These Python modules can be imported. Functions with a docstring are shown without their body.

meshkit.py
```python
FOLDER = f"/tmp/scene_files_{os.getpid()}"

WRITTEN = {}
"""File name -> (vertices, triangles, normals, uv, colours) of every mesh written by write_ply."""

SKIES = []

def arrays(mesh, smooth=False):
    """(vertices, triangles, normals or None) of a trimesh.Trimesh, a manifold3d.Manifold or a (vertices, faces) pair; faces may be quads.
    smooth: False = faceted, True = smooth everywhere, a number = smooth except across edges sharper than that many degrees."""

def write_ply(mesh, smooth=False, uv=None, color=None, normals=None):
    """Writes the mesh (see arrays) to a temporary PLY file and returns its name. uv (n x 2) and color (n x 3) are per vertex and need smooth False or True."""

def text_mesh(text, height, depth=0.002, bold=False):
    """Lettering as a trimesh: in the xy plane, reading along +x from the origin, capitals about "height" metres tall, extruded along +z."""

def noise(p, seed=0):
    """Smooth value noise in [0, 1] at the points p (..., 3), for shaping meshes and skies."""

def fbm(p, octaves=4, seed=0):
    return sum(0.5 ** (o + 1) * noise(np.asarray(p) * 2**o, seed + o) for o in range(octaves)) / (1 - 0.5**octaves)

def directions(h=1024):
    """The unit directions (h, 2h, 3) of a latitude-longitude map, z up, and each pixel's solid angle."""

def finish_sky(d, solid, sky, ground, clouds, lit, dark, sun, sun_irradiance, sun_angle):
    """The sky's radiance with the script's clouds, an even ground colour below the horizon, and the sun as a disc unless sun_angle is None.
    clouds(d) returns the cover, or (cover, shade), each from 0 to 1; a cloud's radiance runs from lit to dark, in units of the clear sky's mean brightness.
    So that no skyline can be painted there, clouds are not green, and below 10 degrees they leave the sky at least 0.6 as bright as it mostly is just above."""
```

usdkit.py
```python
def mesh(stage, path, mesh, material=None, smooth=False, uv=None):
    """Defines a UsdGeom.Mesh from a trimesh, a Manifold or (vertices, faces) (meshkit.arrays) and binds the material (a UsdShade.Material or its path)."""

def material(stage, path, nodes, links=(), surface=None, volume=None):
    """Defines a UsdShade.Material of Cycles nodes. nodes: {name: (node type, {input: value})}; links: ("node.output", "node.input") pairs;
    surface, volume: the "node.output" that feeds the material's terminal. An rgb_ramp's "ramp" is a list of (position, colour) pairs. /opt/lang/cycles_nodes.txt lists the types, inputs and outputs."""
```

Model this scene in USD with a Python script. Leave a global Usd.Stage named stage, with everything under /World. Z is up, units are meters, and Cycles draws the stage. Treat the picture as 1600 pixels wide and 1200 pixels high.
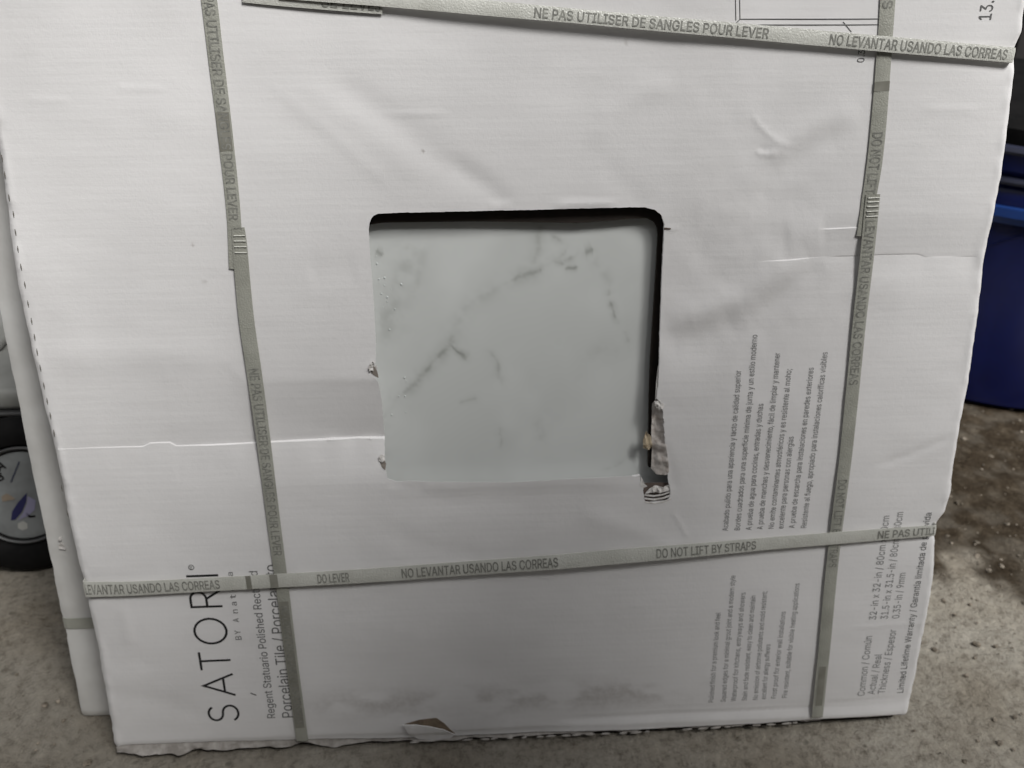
import math, random
import numpy as np, trimesh, usdkit, meshkit
from pxr import Usd, UsdGeom, UsdLux, UsdShade, Gf, Sdf, Vt
from scipy.spatial import Delaunay
from scipy.ndimage import maximum_filter1d, gaussian_filter1d
from shapely.geometry import Polygon, LineString
from shapely import contains_xy

stage = Usd.Stage.CreateInMemory()
UsdGeom.SetStageUpAxis(stage, UsdGeom.Tokens.z)
UsdGeom.SetStageMetersPerUnit(stage, 1.0)
UsdGeom.Xform.Define(stage, '/World')
UsdGeom.Scope.Define(stage, '/World/Looks')
rng = np.random.default_rng(7)
random.seed(7)

# ------------------------------------------------------------------ camera, sky, sun
PZ = 0.0135                                   # the leaning carton's front bottom edge is this far above the ground
EYE = np.array([.3775, -.6124, .7944 + PZ]); YAW, PITCH, ROLL, FPX = .0502, .5443, .0008, 1400.8
EXPOSURE = 1.08
SUN_DIR = np.array([.42, -.445, .79]); SUN_DIR /= np.linalg.norm(SUN_DIR)
SUN_INT, SUN_ANGLE, SKY = 0.40, 20.0, 0.055

fw = np.array([math.sin(YAW)*math.cos(PITCH), math.cos(YAW)*math.cos(PITCH), -math.sin(PITCH)])
rt = np.array([math.cos(YAW), -math.sin(YAW), 0.0]); up = np.cross(rt, fw)
rt, up = math.cos(ROLL)*rt + math.sin(ROLL)*up, -math.sin(ROLL)*rt + math.cos(ROLL)*up
cam = UsdGeom.Camera.Define(stage, '/World/camera')
M = Gf.Matrix4d(*rt, 0, *up, 0, *(-fw), 0, *EYE, 1)
cam.AddTransformOp().Set(M)
cam.CreateHorizontalApertureAttr(36.0); cam.CreateVerticalApertureAttr(27.0)
cam.CreateFocalLengthAttr(FPX/1600*36.0)
cam.CreateClippingRangeAttr(Gf.Vec2f(0.01, 500))
cam.CreateFStopAttr(9.5); cam.CreateFocusDistanceAttr(0.60)
cam.CreateExposureAttr(EXPOSURE)

elev = math.asin(SUN_DIR[2]); azim = math.atan2(SUN_DIR[0], SUN_DIR[1])
sky_mat = usdkit.material(stage, '/World/Looks/overcast_sky', {
    'sky': ('sky_texture', {'sky_type': 'single_scattering', 'sun_disc': False, 'sun_elevation': elev, 'sun_rotation': azim, 'aerosol_density': 2.0}),
    'grey': ('hsv', {'saturation': 0.12, 'value': 1.0}),
    'co': ('texture_coordinate', {}),
    'n': ('noise_texture', {'scale': 2.2, 'detail': 5.0, 'roughness': .55}),
    'r': ('rgb_ramp', {'ramp': [(.3, (.82, .84, .86)), (.7, (1.12, 1.11, 1.09))]}),
    'mul': ('mix', {'mix_type': 'multiply', 'fac': 1.0}),
    'bg': ('background_shader', {'strength': SKY})},
    [('sky.color', 'grey.color'), ('co.generated', 'n.vector'), ('n.fac', 'r.fac'), ('grey.color', 'mul.color1'), ('r.color', 'mul.color2'), ('mul.color', 'bg.color')], surface='bg.background')
dome = UsdLux.DomeLight.Define(stage, '/World/sky')
dome.CreateIntensityAttr(1.0)
UsdShade.MaterialBindingAPI.Apply(dome.GetPrim()).Bind(sky_mat)
dome.GetPrim().SetCustomDataByKey('kind', 'structure')
dome.GetPrim().SetCustomDataByKey('label', 'grey overcast sky')
sun = UsdLux.DistantLight.Define(stage, '/World/sun')
sun.CreateNormalizeAttr(True); sun.CreateIntensityAttr(SUN_INT); sun.CreateAngleAttr(SUN_ANGLE)
sun.CreateColorAttr(Gf.Vec3f(1.0, .985, .955))
z = SUN_DIR; x = np.cross([0, 0, 1], z); x /= np.linalg.norm(x); y = np.cross(z, x)
sun.AddTransformOp().Set(Gf.Matrix4d(*x, 0, *y, 0, *z, 0, 0, 0, 5, 1))

# ------------------------------------------------------------------ measuring rays: a photograph pixel met with a plane of the place
LEAN = math.radians(12)
UV, VV = np.array([1., 0, 0]), np.array([0, math.sin(LEAN), math.cos(LEAN)])
NB = np.array([0, math.cos(LEAN), -math.sin(LEAN)])          # into the carton
PIV = np.array([0, 0, PZ])
def ray(px, py): return fw + rt*(px - 800)/FPX - up*(py - 600)/FPX
def ground(px, py, gz=0.0):
    d = ray(px, py); return EYE + d*(gz - EYE[2])/d[2]
def P(px, py, off=0.0):                                      # (u, v) on the carton's face, metres from its bottom left corner
    d = ray(px, py); t = ((off*NB + PIV - EYE) @ NB)/(d @ NB); q = EYE + t*d - PIV
    return np.array([q @ UV, q @ VV])
def PP(pts, off=0.0): return np.array([P(a, b, off) for a, b in pts])
def world(loc): return PIV + loc[0]*UV + loc[1]*NB + loc[2]*VV

# ------------------------------------------------------------------ materials
def principled(name, color, rough=.6, color2=None, nscale=20, detail=4, lo=.35, hi=.65, bump=0, bscale=200, bdist=.001, **kw):
    nodes = {'p': ('principled_bsdf', {'roughness': rough, 'base_color': color, **kw}), 'co': ('texture_coordinate', {})}
    links = []
    if color2 is not None:
        nodes['n'] = ('noise_texture', {'scale': nscale, 'detail': detail, 'roughness': .6})
        nodes['r'] = ('rgb_ramp', {'ramp': [(lo, color), (hi, color2)]})
        links += [('co.object', 'n.vector'), ('n.fac', 'r.fac'), ('r.color', 'p.base_color')]
    if bump:
        nodes['bn'] = ('noise_texture', {'scale': bscale, 'detail': 3.0})
        nodes['b'] = ('bump', {'strength': bump, 'distance': bdist})
        links += [('co.object', 'bn.vector'), ('bn.fac', 'b.height'), ('b.normal', 'p.normal')]
    return usdkit.material(stage, '/World/Looks/' + name, nodes, links, surface='p.BSDF')

def carton_material(name, base):
    return usdkit.material(stage, '/World/Looks/' + name, {
        'co': ('texture_coordinate', {}),
        'st': ('attribute', {'attribute': 'stain'}),
        'n': ('noise_texture', {'scale': 9.0, 'detail': 5.0}),
        'r': ('rgb_ramp', {'ramp': [(.30, tuple(c*.93 for c in base)), (.70, base)]}),
        'n2': ('noise_texture', {'scale': 130.0, 'detail': 4.0, 'roughness': .7}),
        'r2': ('rgb_ramp', {'ramp': [(.36, (.55, .55, .55)), (.62, (1, 1, 1))]}),
        'm0': ('math', {'math_type': 'multiply'}),
        'mx': ('mix', {'color2': (.20, .165, .135)}),
        'mp': ('mapping', {'scale': (22, 1, 420)}),
        'fl': ('noise_texture', {'scale': 1.0, 'detail': 2.0}),
        'wv': ('wave_texture', {'wave_type': 'bands', 'bands_direction': 'z', 'profile': 'sine', 'scale': 44.0, 'distortion': .6, 'detail': 2.0, 'detail_scale': 1.2}),
        'b0': ('bump', {'strength': .045, 'distance': .0005}),
        'fb': ('noise_texture', {'scale': 300.0, 'detail': 4.0, 'roughness': .7}),
        'b1': ('bump', {'strength': .085, 'distance': .0009}),
        'b2': ('bump', {'strength': .22, 'distance': .0006}),
        'p': ('principled_bsdf', {'roughness': .72, 'specular_ior_level': .18})},
        [('co.object', 'n.vector'), ('n.fac', 'r.fac'), ('co.object', 'n2.vector'), ('n2.fac', 'r2.fac'),
         ('r2.color', 'm0.value1'), ('st.fac', 'm0.value2'), ('m0.value', 'mx.fac'), ('r.color', 'mx.color1'), ('mx.color', 'p.base_color'),
         ('co.object', 'mp.vector'), ('mp.vector', 'fl.vector'), ('co.object', 'wv.vector'), ('wv.fac', 'b0.height'), ('b0.normal', 'b1.normal'), ('fl.fac', 'b1.height'), ('co.object', 'fb.vector'), ('fb.fac', 'b2.height'), ('b1.normal', 'b2.normal'), ('b2.normal', 'p.normal')], surface='p.BSDF')
MAT = {}
MAT['carton'] = carton_material('white_corrugated_board', (.814, .802, .803))
MAT['torn'] = principled('torn_paper', (.76, .74, .72), .85, (.60, .57, .54), 160, bump=.4, bscale=500)
MAT['kraft'] = principled('brown_kraft', (.26, .20, .14), .85, (.16, .12, .085), 120, bump=.3, bscale=500)
MAT['kraft_pale'] = principled('pale_kraft', (.55, .46, .33), .85, (.42, .34, .24), 150, bump=.3, bscale=500)
MAT['strap'] = principled('strap_plastic', (.62, .62, .575), .28, (.54, .54, .495), 30, bump=.6, bscale=650, bdist=.0008)
MAT['strap_upright'] = principled('shaded_strap_plastic', (.40, .40, .355), .34, (.33, .33, .29), 30, bump=.6, bscale=650, bdist=.0008)  # same plastic as the cross straps, painted darker where it reflects less
MAT['strap_dark'] = principled('strap_print_band', (.20, .195, .165), .45, (.27, .265, .23), 60)
MAT['strap_ink'] = principled('strap_ink', (.17, .17, .155), .55, (.30, .30, .27), 260)
MAT['ink'] = principled('black_ink', (.018, .018, .02), .55)
MAT['ink_grey'] = principled('grey_ink', (.135, .135, .135), .6)
MAT['ink_soft'] = principled('soft_grey_ink', (.27, .27, .27), .6)
MAT['ink_mid'] = principled('mid_grey_ink', (.21, .21, .21), .6)
MAT['lip'] = principled('grey_paper_lip', (.40, .375, .35), .85, (.24, .22, .20), 90, bump=.4, bscale=400)  # paper toned mid grey with darker mottling
MAT['hollow_dark'] = principled('shaded_gap_fibre', (.13, .10, .085), .9)  # shade inside torn gaps put into the colour
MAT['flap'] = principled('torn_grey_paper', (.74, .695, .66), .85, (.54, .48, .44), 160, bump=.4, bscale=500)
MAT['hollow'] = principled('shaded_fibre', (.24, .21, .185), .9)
MAT['inner'] = principled('shade_strip_brown', (.026, .018, .014), .9, (.018, .013, .010), 60)  # near-black brown that paints the shadow at the window and under the lip
MAT['slit'] = principled('shaded_slit', (.16, .15, .135), .9)
MAT['blue'] = principled('blue_plastic', (.003, .007, .065), .28, (.005, .012, .10), 6, bump=.08, bscale=60, bdist=.002)
MAT['blue_light'] = principled('highlight_blue_plastic', (.008, .035, .16), .38, (.012, .05, .20), 20)  # highlight on the barrel hoop put in as a lighter blue
MAT['glint_and_line'] = principled('glint_and_line_grey', (.022, .025, .05), .6)  # barrel rim highlights put into the colour; also a printed hub line
MAT['black'] = principled('black_rubber', (.005, .0048, .005), .75, (.010, .0095, .0095), 40, bump=.2, bscale=250, specular_ior_level=.12)
MAT['black_paint'] = principled('black_boards', (.012, .011, .012), .7, (.02, .018, .018), 15, bump=.3, bscale=60)
MAT['pale'] = principled('pale_plastic', (.38, .38, .36), .4, (.30, .30, .28), 12)
MAT['hub'] = principled('white_hub_plastic', (.20, .21, .21), .45, (.14, .145, .145), 30)
MAT['silver'] = principled('silver_rim', (.14, .14, .14), .5, metallic=.7)
MAT['navy'] = principled('navy_print', (.018, .018, .07), .4)
MAT['lavender'] = principled('lavender_print', (.22, .21, .30), .4)
MAT['smudge'] = principled('brown_smudge', (.20, .16, .12), .6)
MAT['wall'] = principled('grey_shade_wall', (.14, .135, .13), .9, (.20, .195, .185), 4, bump=.4, bscale=60)
MAT['stone'] = principled('pale_grit', (.36, .31, .25), .9, (.09, .075, .055), 90)
MAT['drop'] = principled('water_drop', (.66, .70, .69), .05, ior=1.33)

# ------------------------------------------------------------------ making prims
used = {}
def numbered(parent, name):
    k = parent + '/' + name; n = used.get(k, 0); used[k] = n + 1
    return k if n == 0 else f'{k}_{n:03d}'
def tag(prim, label=None, cat=None, group=None, kind=None):
    for k, v in (('label', label), ('category', cat), ('group', group), ('kind', kind)):
        if v: prim.SetCustomDataByKey(k, v)
    return prim
def obj(name, mesh, mat, parent=None, smooth=30, label=None, cat=None, group=None, kind=None, attrs=None):
    path = numbered(str(parent.GetPath()) if parent else '/World', name)
    m = usdkit.mesh(stage, path, mesh, MAT[mat] if isinstance(mat, str) else mat, smooth=smooth)
    for an, av in (attrs or {}).items():
        UsdGeom.PrimvarsAPI(m).CreatePrimvar(an, Sdf.ValueTypeNames.FloatArray, 'vertex').Set(Vt.FloatArray.FromNumpy(np.asarray(av, np.float32)))
    m.CreateDoubleSidedAttr(True)
    return tag(m.GetPrim(), label, cat, group, kind)
def thing(name, label, cat, loc=(0, 0, 0), rx=0.0, rz=0.0, group=None, kind=None):
    x = UsdGeom.Xform.Define(stage, numbered('/World', name))
    x.AddTranslateOp().Set(Gf.Vec3d(*map(float, loc)))
    if rz: x.AddRotateZOp().Set(rz)
    if rx: x.AddRotateXOp().Set(rx)
    return tag(x.GetPrim(), label, cat, group, kind)
def leaning(name, label, cat, **kw): return thing(name, label, cat, PIV, rx=-math.degrees(LEAN), **kw)   # local axes: u along, y into the carton, v up
def box(x0, x1, y0, y1, z0, z1, bev=0.0):
    if bev <= 0:
        b = trimesh.creation.box((x1-x0, y1-y0, z1-z0)); b.apply_translation(((x0+x1)/2, (y0+y1)/2, (z0+z1)/2)); return b
    c = np.array([[x, y, w] for x in (x0+bev, x1-bev) for y in (y0+bev, y1-bev) for w in (z0+bev, z1-bev)])
    s = trimesh.creation.icosphere(subdivisions=1, radius=bev)
    return trimesh.convex.convex_hull((c[:, None, :] + s.vertices[None]).reshape(-1, 3))
def lathe(profile, n=64):
    return trimesh.creation.revolve(np.array(profile, float), sections=n)
def smoothstep(a, b, x):
    t = np.clip((x - a)/(b - a), 0, 1); return t*t*(3 - 2*t)
def segdist(u, v, pts):
    """distance to a polyline and the position along it, 0 to 1"""
    pts = np.asarray(pts, float); best = np.full(np.shape(u), 9.0); pos = np.zeros(np.shape(u)); side = np.zeros(np.shape(u))
    L = np.r_[0, np.cumsum(np.linalg.norm(np.diff(pts, axis=0), axis=1))]
    for k in range(len(pts)-1):
        a, d = pts[k], pts[k+1] - pts[k]; l2 = d @ d
        t = np.clip(((u-a[0])*d[0] + (v-a[1])*d[1])/l2, 0, 1)
        dd = np.hypot(u-a[0]-t*d[0], v-a[1]-t*d[1]); m = dd < best
        best = np.where(m, dd, best); pos = np.where(m, (L[k] + t*math.sqrt(l2))/L[-1], pos)
        side = np.where(m, np.sign(d[0]*(v-a[1]) - d[1]*(u-a[0])), side)
    return best, pos, side

# ------------------------------------------------------------------ the carton's face as a height field h(u, v), metres towards the viewer
W, H, DEPTH, TH = .83, .83, .031, .0034
SL = 2.6e-4                                   # width of a crease step
creaseL = PP([(70, 703), (82, 703), (150, 701), (222, 699.5), (233, 694), (264, 693), (274, 698.5), (330, 697), (400, 694), (500, 691), (560, 688.5), (606, 689)])
creaseR = PP([(1180, 410), (1200, 408), (1232, 406.5), (1290, 402), (1340, 401), (1380, 399), (1436, 398), (1449, 402.5), (1490, 402), (1535, 401), (1560, 401)])
creaseS = PP([(1276, 359), (1300, 358), (1338, 356)])
RIDGES = [  # photograph points along it, height, half width
    ([(1040, 505), (1100, 490), (1165, 462), (1225, 420), (1262, 398)], .0031, .013),
    ([(1030, 540), (1090, 528), (1160, 490)], -.0020, .017),
    ([(1185, 500), (1245, 438), (1290, 415)], -.0013, .009),
    ([(1345, 172), (1290, 192), (1240, 218), (1200, 252)], .0015, .011),
    ([(1335, 196), (1270, 225), (1215, 275), (1165, 330)], -.0015, .012),
    ([(1225, 372), (1290, 362)], .0014, .012),
    ([(1175, 178), (1188, 198), (1212, 220), (1240, 230)], .00055, .0020),
    ([(1180, 238), (1200, 241), (1216, 239)], .0009, .0020),
    ([(1182, 232), (1204, 235)], -.0006, .0014),
    ([(1040, 357), (1062, 357)], .0007, .0013),
    ([(500, 108), (600, 178), (700, 258), (775, 315)], -.0012, .012),
    ([(440, 110), (560, 195), (660, 275)], .0006, .015),
    ([(1050, 798), (1062, 818), (1076, 842)], .00045, .0018),
    ([(1330, 981), (1400, 976), (1452, 973)], .0005, .0014),
    ([(605, 752), (640, 760), (668, 758)], -.0009, .006),
    ([(640, 775), (760, 785), (880, 790)], -.0006, .014),
    ([(1030, 690), (1046, 735), (1052, 770)], -.0010, .006),
    ([(1370, 728), (1420, 712), (1490, 680)], -.0008, .004),
    ([(40, 155), (110, 158)], .0003, .003), ([(180, 137), (260, 138)], .0004, .002),
    ([(600, 178), (700, 177)], .0005, .0018), ([(1440, 170), (1530, 172)], .0004, .003),
    ([(150, 1080), (260, 1100), (330, 1125)], -.0009, .012), ([(160, 1110), (230, 1040)], .0006, .012),
    ([(190, 945), (205, 1010)], .0007, .006), ([(880, 1123), (1000, 1117), (1100, 1112), (1268, 1104)], -.0006, .0013),
    ([(1284, 1099), (1400, 1090)], -.0005, .0013), ([(1000, 1107), (1150, 1101), (1262, 1097)], -.0003, .0010),
    ([(500, 1000), (700, 985), (860, 990)], .0010, .030), ([(560, 860), (760, 840), (900, 835)], .0012, .03),
    ([(925, 235), (950, 180), (1000, 142), (1060, 128)], .0009, .010), ([(940, 250), (975, 290), (1010, 330)], -.0007, .010),
    ([(700, 250), (760, 290), (800, 330)], -.0010, .008), ([(420, 130), (520, 210), (620, 300)], .0004, .006), ([(1250, 470), (1330, 430), (1420, 410)], -.0006, .010),
    ([(865, 321), (910, 318.5), (965, 318)], .0012, .0028), ([(760, 322), (800, 321)], .0007, .003),
    ([(60, 560), (180, 556), (335, 553)], .0009, .012), ([(480, 430), (560, 420)], -.0007, .012), ([(590, 820), (650, 850), (760, 870)], -.0008, .012), ([(900, 800), (1000, 830), (1060, 860)], .0008, .010),
]
RIDGES = [(PP(a), b, c) for a, b, c in RIDGES]
STRAP_DENTS = [(P(128, 917)[1], -1), (P(1465, 826)[1], 1), (P(1586, 86)[1], 1)]
flap_v = PP([(860, 1127), (1000, 1119), (1270, 1105), (1420, 1096)])

EDGE_L = PP([(-20, 140), (-2, 240), (14, 362), (25, 440), (37, 500), (57, 590), (84, 705), (106, 810), (128, 905), (131, 917), (134, 930), (151, 1010), (178, 1168)])
EDGE_R = PP([(1603, 0), (1599, 50), (1590, 74), (1588, 98), (1587.5, 110), (1582, 150), (1575, 212), (1567, 270), (1561, 300), (1549, 360), (1539.5, 407), (1530.5, 487), (1525, 525), (1514, 600), (1501, 667), (1492, 720), (1486.5, 770), (1478, 801), (1469, 816), (1463, 832), (1462, 872), (1460, 900), (1450, 965), (1440.5, 1012), (1431, 1060), (1424, 1092), (1418, 1112)])
def edge_in(side, v):                         # how far the worn edge stands in from the true rectangle
    v = np.asarray(v, float); E = (EDGE_L if side < 0 else EDGE_R)[::-1]
    w = np.interp(v, E[:, 1], E[:, 0] if side < 0 else W - E[:, 0])
    return w + .0011*(meshkit.fbm(np.stack([v*40, 0*v + 3*side, 0*v], -1), 3, 11) - .45) + .0008*(meshkit.noise(np.stack([v*150, 0*v, 0*v + side], -1), 5) - .5)

def h(u, v):
    u, v = np.asarray(u, float), np.asarray(v, float)
    q = np.stack([u, v, 0*u], -1)
    z = .0048*(meshkit.fbm(q*5.5, 3, 3) - .5) + .0007*(meshkit.fbm(q*np.array([14., 34, 1]), 3, 8) - .5)
    # crumpling of the face right of the window
    wr = np.exp(-(((u-.62)/.075)**2 + ((v-.50)/.13)**2))
    z = z + wr*.0032*(meshkit.fbm(q*np.array([26., 22, 1]) + 4, 3, 21) - .5)
    # left crease: the face above tips in, the flap below stands proud
    vl = np.interp(u, creaseL[:, 0], creaseL[:, 1]); dv = v - vl
    on = smoothstep(-.02, .0, u)*(1 - smoothstep(.315, .36, u))
    A = np.interp(u, [0, .06, .16, .23, .30, .32], [.0008, .0018, .0034, .0074, .0098, .0100])
    Lz = np.interp(u, [0, .16, .175, .32], [.078, .078, .060, .060])
    tip = np.clip(1 - dv/Lz, 0, 1); tip = np.where(dv < 0, 0, tip)
    kv = np.interp(u, [0, .05, .1, .16, .24, .31], [.25, .40, .28, .42, .32, .28])*(.75 + .5*meshkit.noise(np.stack([u*60, 0*u, 0*u], -1), 17))
    stepL = 1 - smoothstep(-SL, SL*2, dv)
    z = z - on*A*tip*(1-stepL) - on*A*(1-kv)*stepL*np.clip(1 + dv/.045, 0, 1)**1.5
    # right crease
    vr = np.interp(u, creaseR[:, 0], creaseR[:, 1]); dr = v - vr
    onr = smoothstep(creaseR[0, 0], creaseR[2, 0], u)*(1 - smoothstep(.82, .833, u))
    st = 1 - smoothstep(-SL, SL*2, dr)
    uk = [P(x_, 402)[0] for x_ in (1250, 1320, 1442, 1462, 1486, 1510)]
    kr = np.interp(u, uk, [.40, -.20, -.20, .12, .12, -.16])*(.6 + .8*meshkit.noise(np.stack([u*50, 0*u, 0*u], -1), 27))
    z = z - onr*.0018*np.where(dr < 0, 0, np.clip(1 - dr/.036, 0, 1))*(1-st) - onr*.0018*(1-kr)*st*np.clip(1 + dr/.035, 0, 1)**1.5
    vs = np.interp(u, creaseS[:, 0], creaseS[:, 1]); ds = v - vs
    ons = smoothstep(creaseS[0, 0], creaseS[1, 0], u)*(1 - smoothstep(creaseS[2, 0], creaseS[2, 0] + .01, u))
    z = z + ons*.0007*(1 - smoothstep(-SL, SL*3, ds))*np.exp(np.minimum(ds, 0)/.012)
    for pts, a, w in RIDGES:
        d, t, _ = segdist(u, v, pts)
        z = z + .8*a*np.exp(-(d/(w*1.1))**2)*np.minimum(1, np.minimum(t, 1-t)*5 + .15)
    # bottom flap from the middle to the right tips out
    fv = np.interp(u, flap_v[:, 0], flap_v[:, 1]); z = z + .0022*np.clip((fv - v)/.012, 0, 1)*smoothstep(flap_v[0, 0]-.02, flap_v[0, 0]+.03, u)
    # the rounded folds of the left, right and bottom edges
    for side in (-1, 1):
        e = edge_in(side, v); d = (u - e) if side < 0 else (W - e - u); r = .0042 if side < 0 else .0036
        t = np.clip(1 - d/r, 0, 1); z = z - .0024*t*t + .0006*np.exp(-((d - r)/.003)**2)*(meshkit.noise(np.stack([v*90, 0*v + side, 0*v], -1), 71) - .4)*2
        for vd, s in STRAP_DENTS:
            if s == side: z = z - .0022*np.exp(-((v-vd)/.013)**2)*np.exp(-np.maximum(d, 0)/.02)
    z = z - .0012*np.clip(1 - v/.006, 0, 1)**2
    # pressed back to the tile along the window's lower and left edges
    wv, wu = P(800, 752)[1], P(592, 560)[0]
    z = z + .0012*np.exp(-(np.maximum(wv - v, 0)/.010)**2)*smoothstep(wu-.012, wu+.02, u)*(1 - smoothstep(.49, .535, u))*(v < wv + .02)
    return z

# the window cut in the face and its torn edge
win_px = [(577, 372), (576.5, 356), (578, 345), (583, 337), (592, 333.5), (640, 331.5), (637, 332), (720, 330), (830, 328), (920, 325.5), (990, 324), (1008, 324), (1024, 328),
          (1034, 337), (1038, 350), (1037.5, 372), (1035.5, 410), (1033.5, 460), (1031, 520), (1030, 560), (1028, 600), (1025, 622), (1031, 626), (1035, 640), (1039, 690), (1042, 735),
          (1045, 757), (1048, 770), (1042, 783), (1008, 785), (1005, 766), (1006, 759), (1001, 757), (1000, 742.5), (960, 743), (900, 746), (850, 749), (800, 752), (740, 752),
          (680, 751.5), (640, 750), (620, 752), (612, 749), (605, 747), (603, 737), (601, 715), (600, 690), (597.5, 650), (595.5, 620), (591.5, 600), (585, 586), (582.5, 577), (587, 566),
          (587.5, 552), (587, 530), (584.5, 480), (581, 430), (578.5, 400)]
hole = Polygon(PP(win_px)).buffer(0)
bot_px = [(176, 1169), (205, 1165.5), (300, 1162.5), (480, 1157), (640, 1153.5), (800, 1147), (1000, 1138), (1200, 1127), (1270, 1122), (1419, 1113.5)]
bot = PP(bot_px)
def bottom_v(u): return np.interp(u, bot[:, 0], bot[:, 1])

def ring_points(poly, step):
    L = LineString(poly.exterior.coords); n = max(8, int(L.length/step))
    return np.array([L.interpolate(k*L.length/n).coords[0] for k in range(n)])
def sheet(outer, holes, step, fn, thick, extra=None):
    """A board: its front follows fn(u, v), its edges are turned back by thick. Returns vertices (u, -h, v), faces and the number of front vertices."""
    op = Polygon(outer, holes)
    loops = [np.asarray(outer)] + [np.asarray(k) for k in holes]
    x0, y0, x1, y1 = op.bounds
    gx, gy = np.meshgrid(np.arange(x0, x1, step), np.arange(y0, y1, step)); g = np.c_[gx.ravel(), gy.ravel()]
    if extra is not None: g = np.vstack([g, extra])
    inner = op.buffer(-step*.45)
    g = g[contains_xy(inner, g[:, 0], g[:, 1])]
    pts = np.vstack(loops + [g])
    tri = Delaunay(pts).simplices
    c = pts[tri].mean(1); tri = tri[contains_xy(op, c[:, 0], c[:, 1])]
    a = pts[tri]; cr = (a[:, 1, 0]-a[:, 0, 0])*(a[:, 2, 1]-a[:, 0, 1]) - (a[:, 1, 1]-a[:, 0, 1])*(a[:, 2, 0]-a[:, 0, 0])
    tri = tri[np.abs(cr) > 1e-12]; cr = cr[np.abs(cr) > 1e-12]
    tri[cr < 0] = tri[cr < 0][:, ::-1]                       # facing -y
    z = fn(pts[:, 0], pts[:, 1])
    V = [np.c_[pts[:, 0], -z, pts[:, 1]]]; F = [tri]; n = len(pts); s = 0
    for i, lp in enumerate(loops):
        k = len(lp); zz = z[s:s+k]; s += k
        tk = thick if np.isscalar(thick) or i == 0 else thick[1](lp)
        tk = thick[0] if (i == 0 and not np.isscalar(thick)) else tk
        fr = np.c_[lp[:, 0], -zz, lp[:, 1]]; bk = np.c_[lp[:, 0], -zz + tk, lp[:, 1]]
        V += [fr, bk]; j = np.arange(k); jn = (j+1) % k
        F.append(np.vstack([np.c_[n+j, n+k+j, n+jn], np.c_[n+jn, n+k+j, n+k+jn]])); n += 2*k
    return np.vstack(V), np.vstack(F), len(pts)

carton = leaning('tile_carton', 'big white strapped cardboard tile carton with a window cut in its face, leaning in front', 'carton')
vs = np.arange(bottom_v(0), H, .0016)
left = np.c_[edge_in(-1, vs), vs][::-1]; right = np.c_[W - edge_in(1, vs), vs]
ub = np.arange(.002, W-.001, .0022); bottom = np.c_[ub, bottom_v(ub) + .0005*(meshkit.noise(np.c_[ub*70, 0*ub, 0*ub]) - .5)]
ut = np.arange(W-.004, .002, -.004); top = np.c_[ut, np.full(len(ut), H)]
right = right[right[:, 1] > bottom_v(W) + .0008]; left = left[left[:, 1] > bottom_v(0) + .0008]
outer = np.vstack([bottom, right, top, left])
hp = ring_points(hole, .0013)
torn = np.array([1.0 if (P(1, 1) is not None and (q[0] > .5 and q[1] < .36)) else .35 for q in hp])
hp = hp + (torn*.0007)[:, None]*np.stack([meshkit.noise(np.c_[hp*500, 0*hp[:, :1]], 1) - .5, meshkit.noise(np.c_[hp*500, 0*hp[:, :1]], 2) - .5], 1)*2
ex = []
for cl, lim in ((creaseL, (.0, .32)), (creaseR, (.62, .825)), (creaseS, (creaseS[0, 0], creaseS[2, 0]))):
    uu = np.arange(lim[0], lim[1], .0012); vv = np.interp(uu, cl[:, 0], cl[:, 1])
    for k in (-.0006, -.0003, 0, .0003, .0006, .0010): ex.append(np.c_[uu, vv + k])
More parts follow.
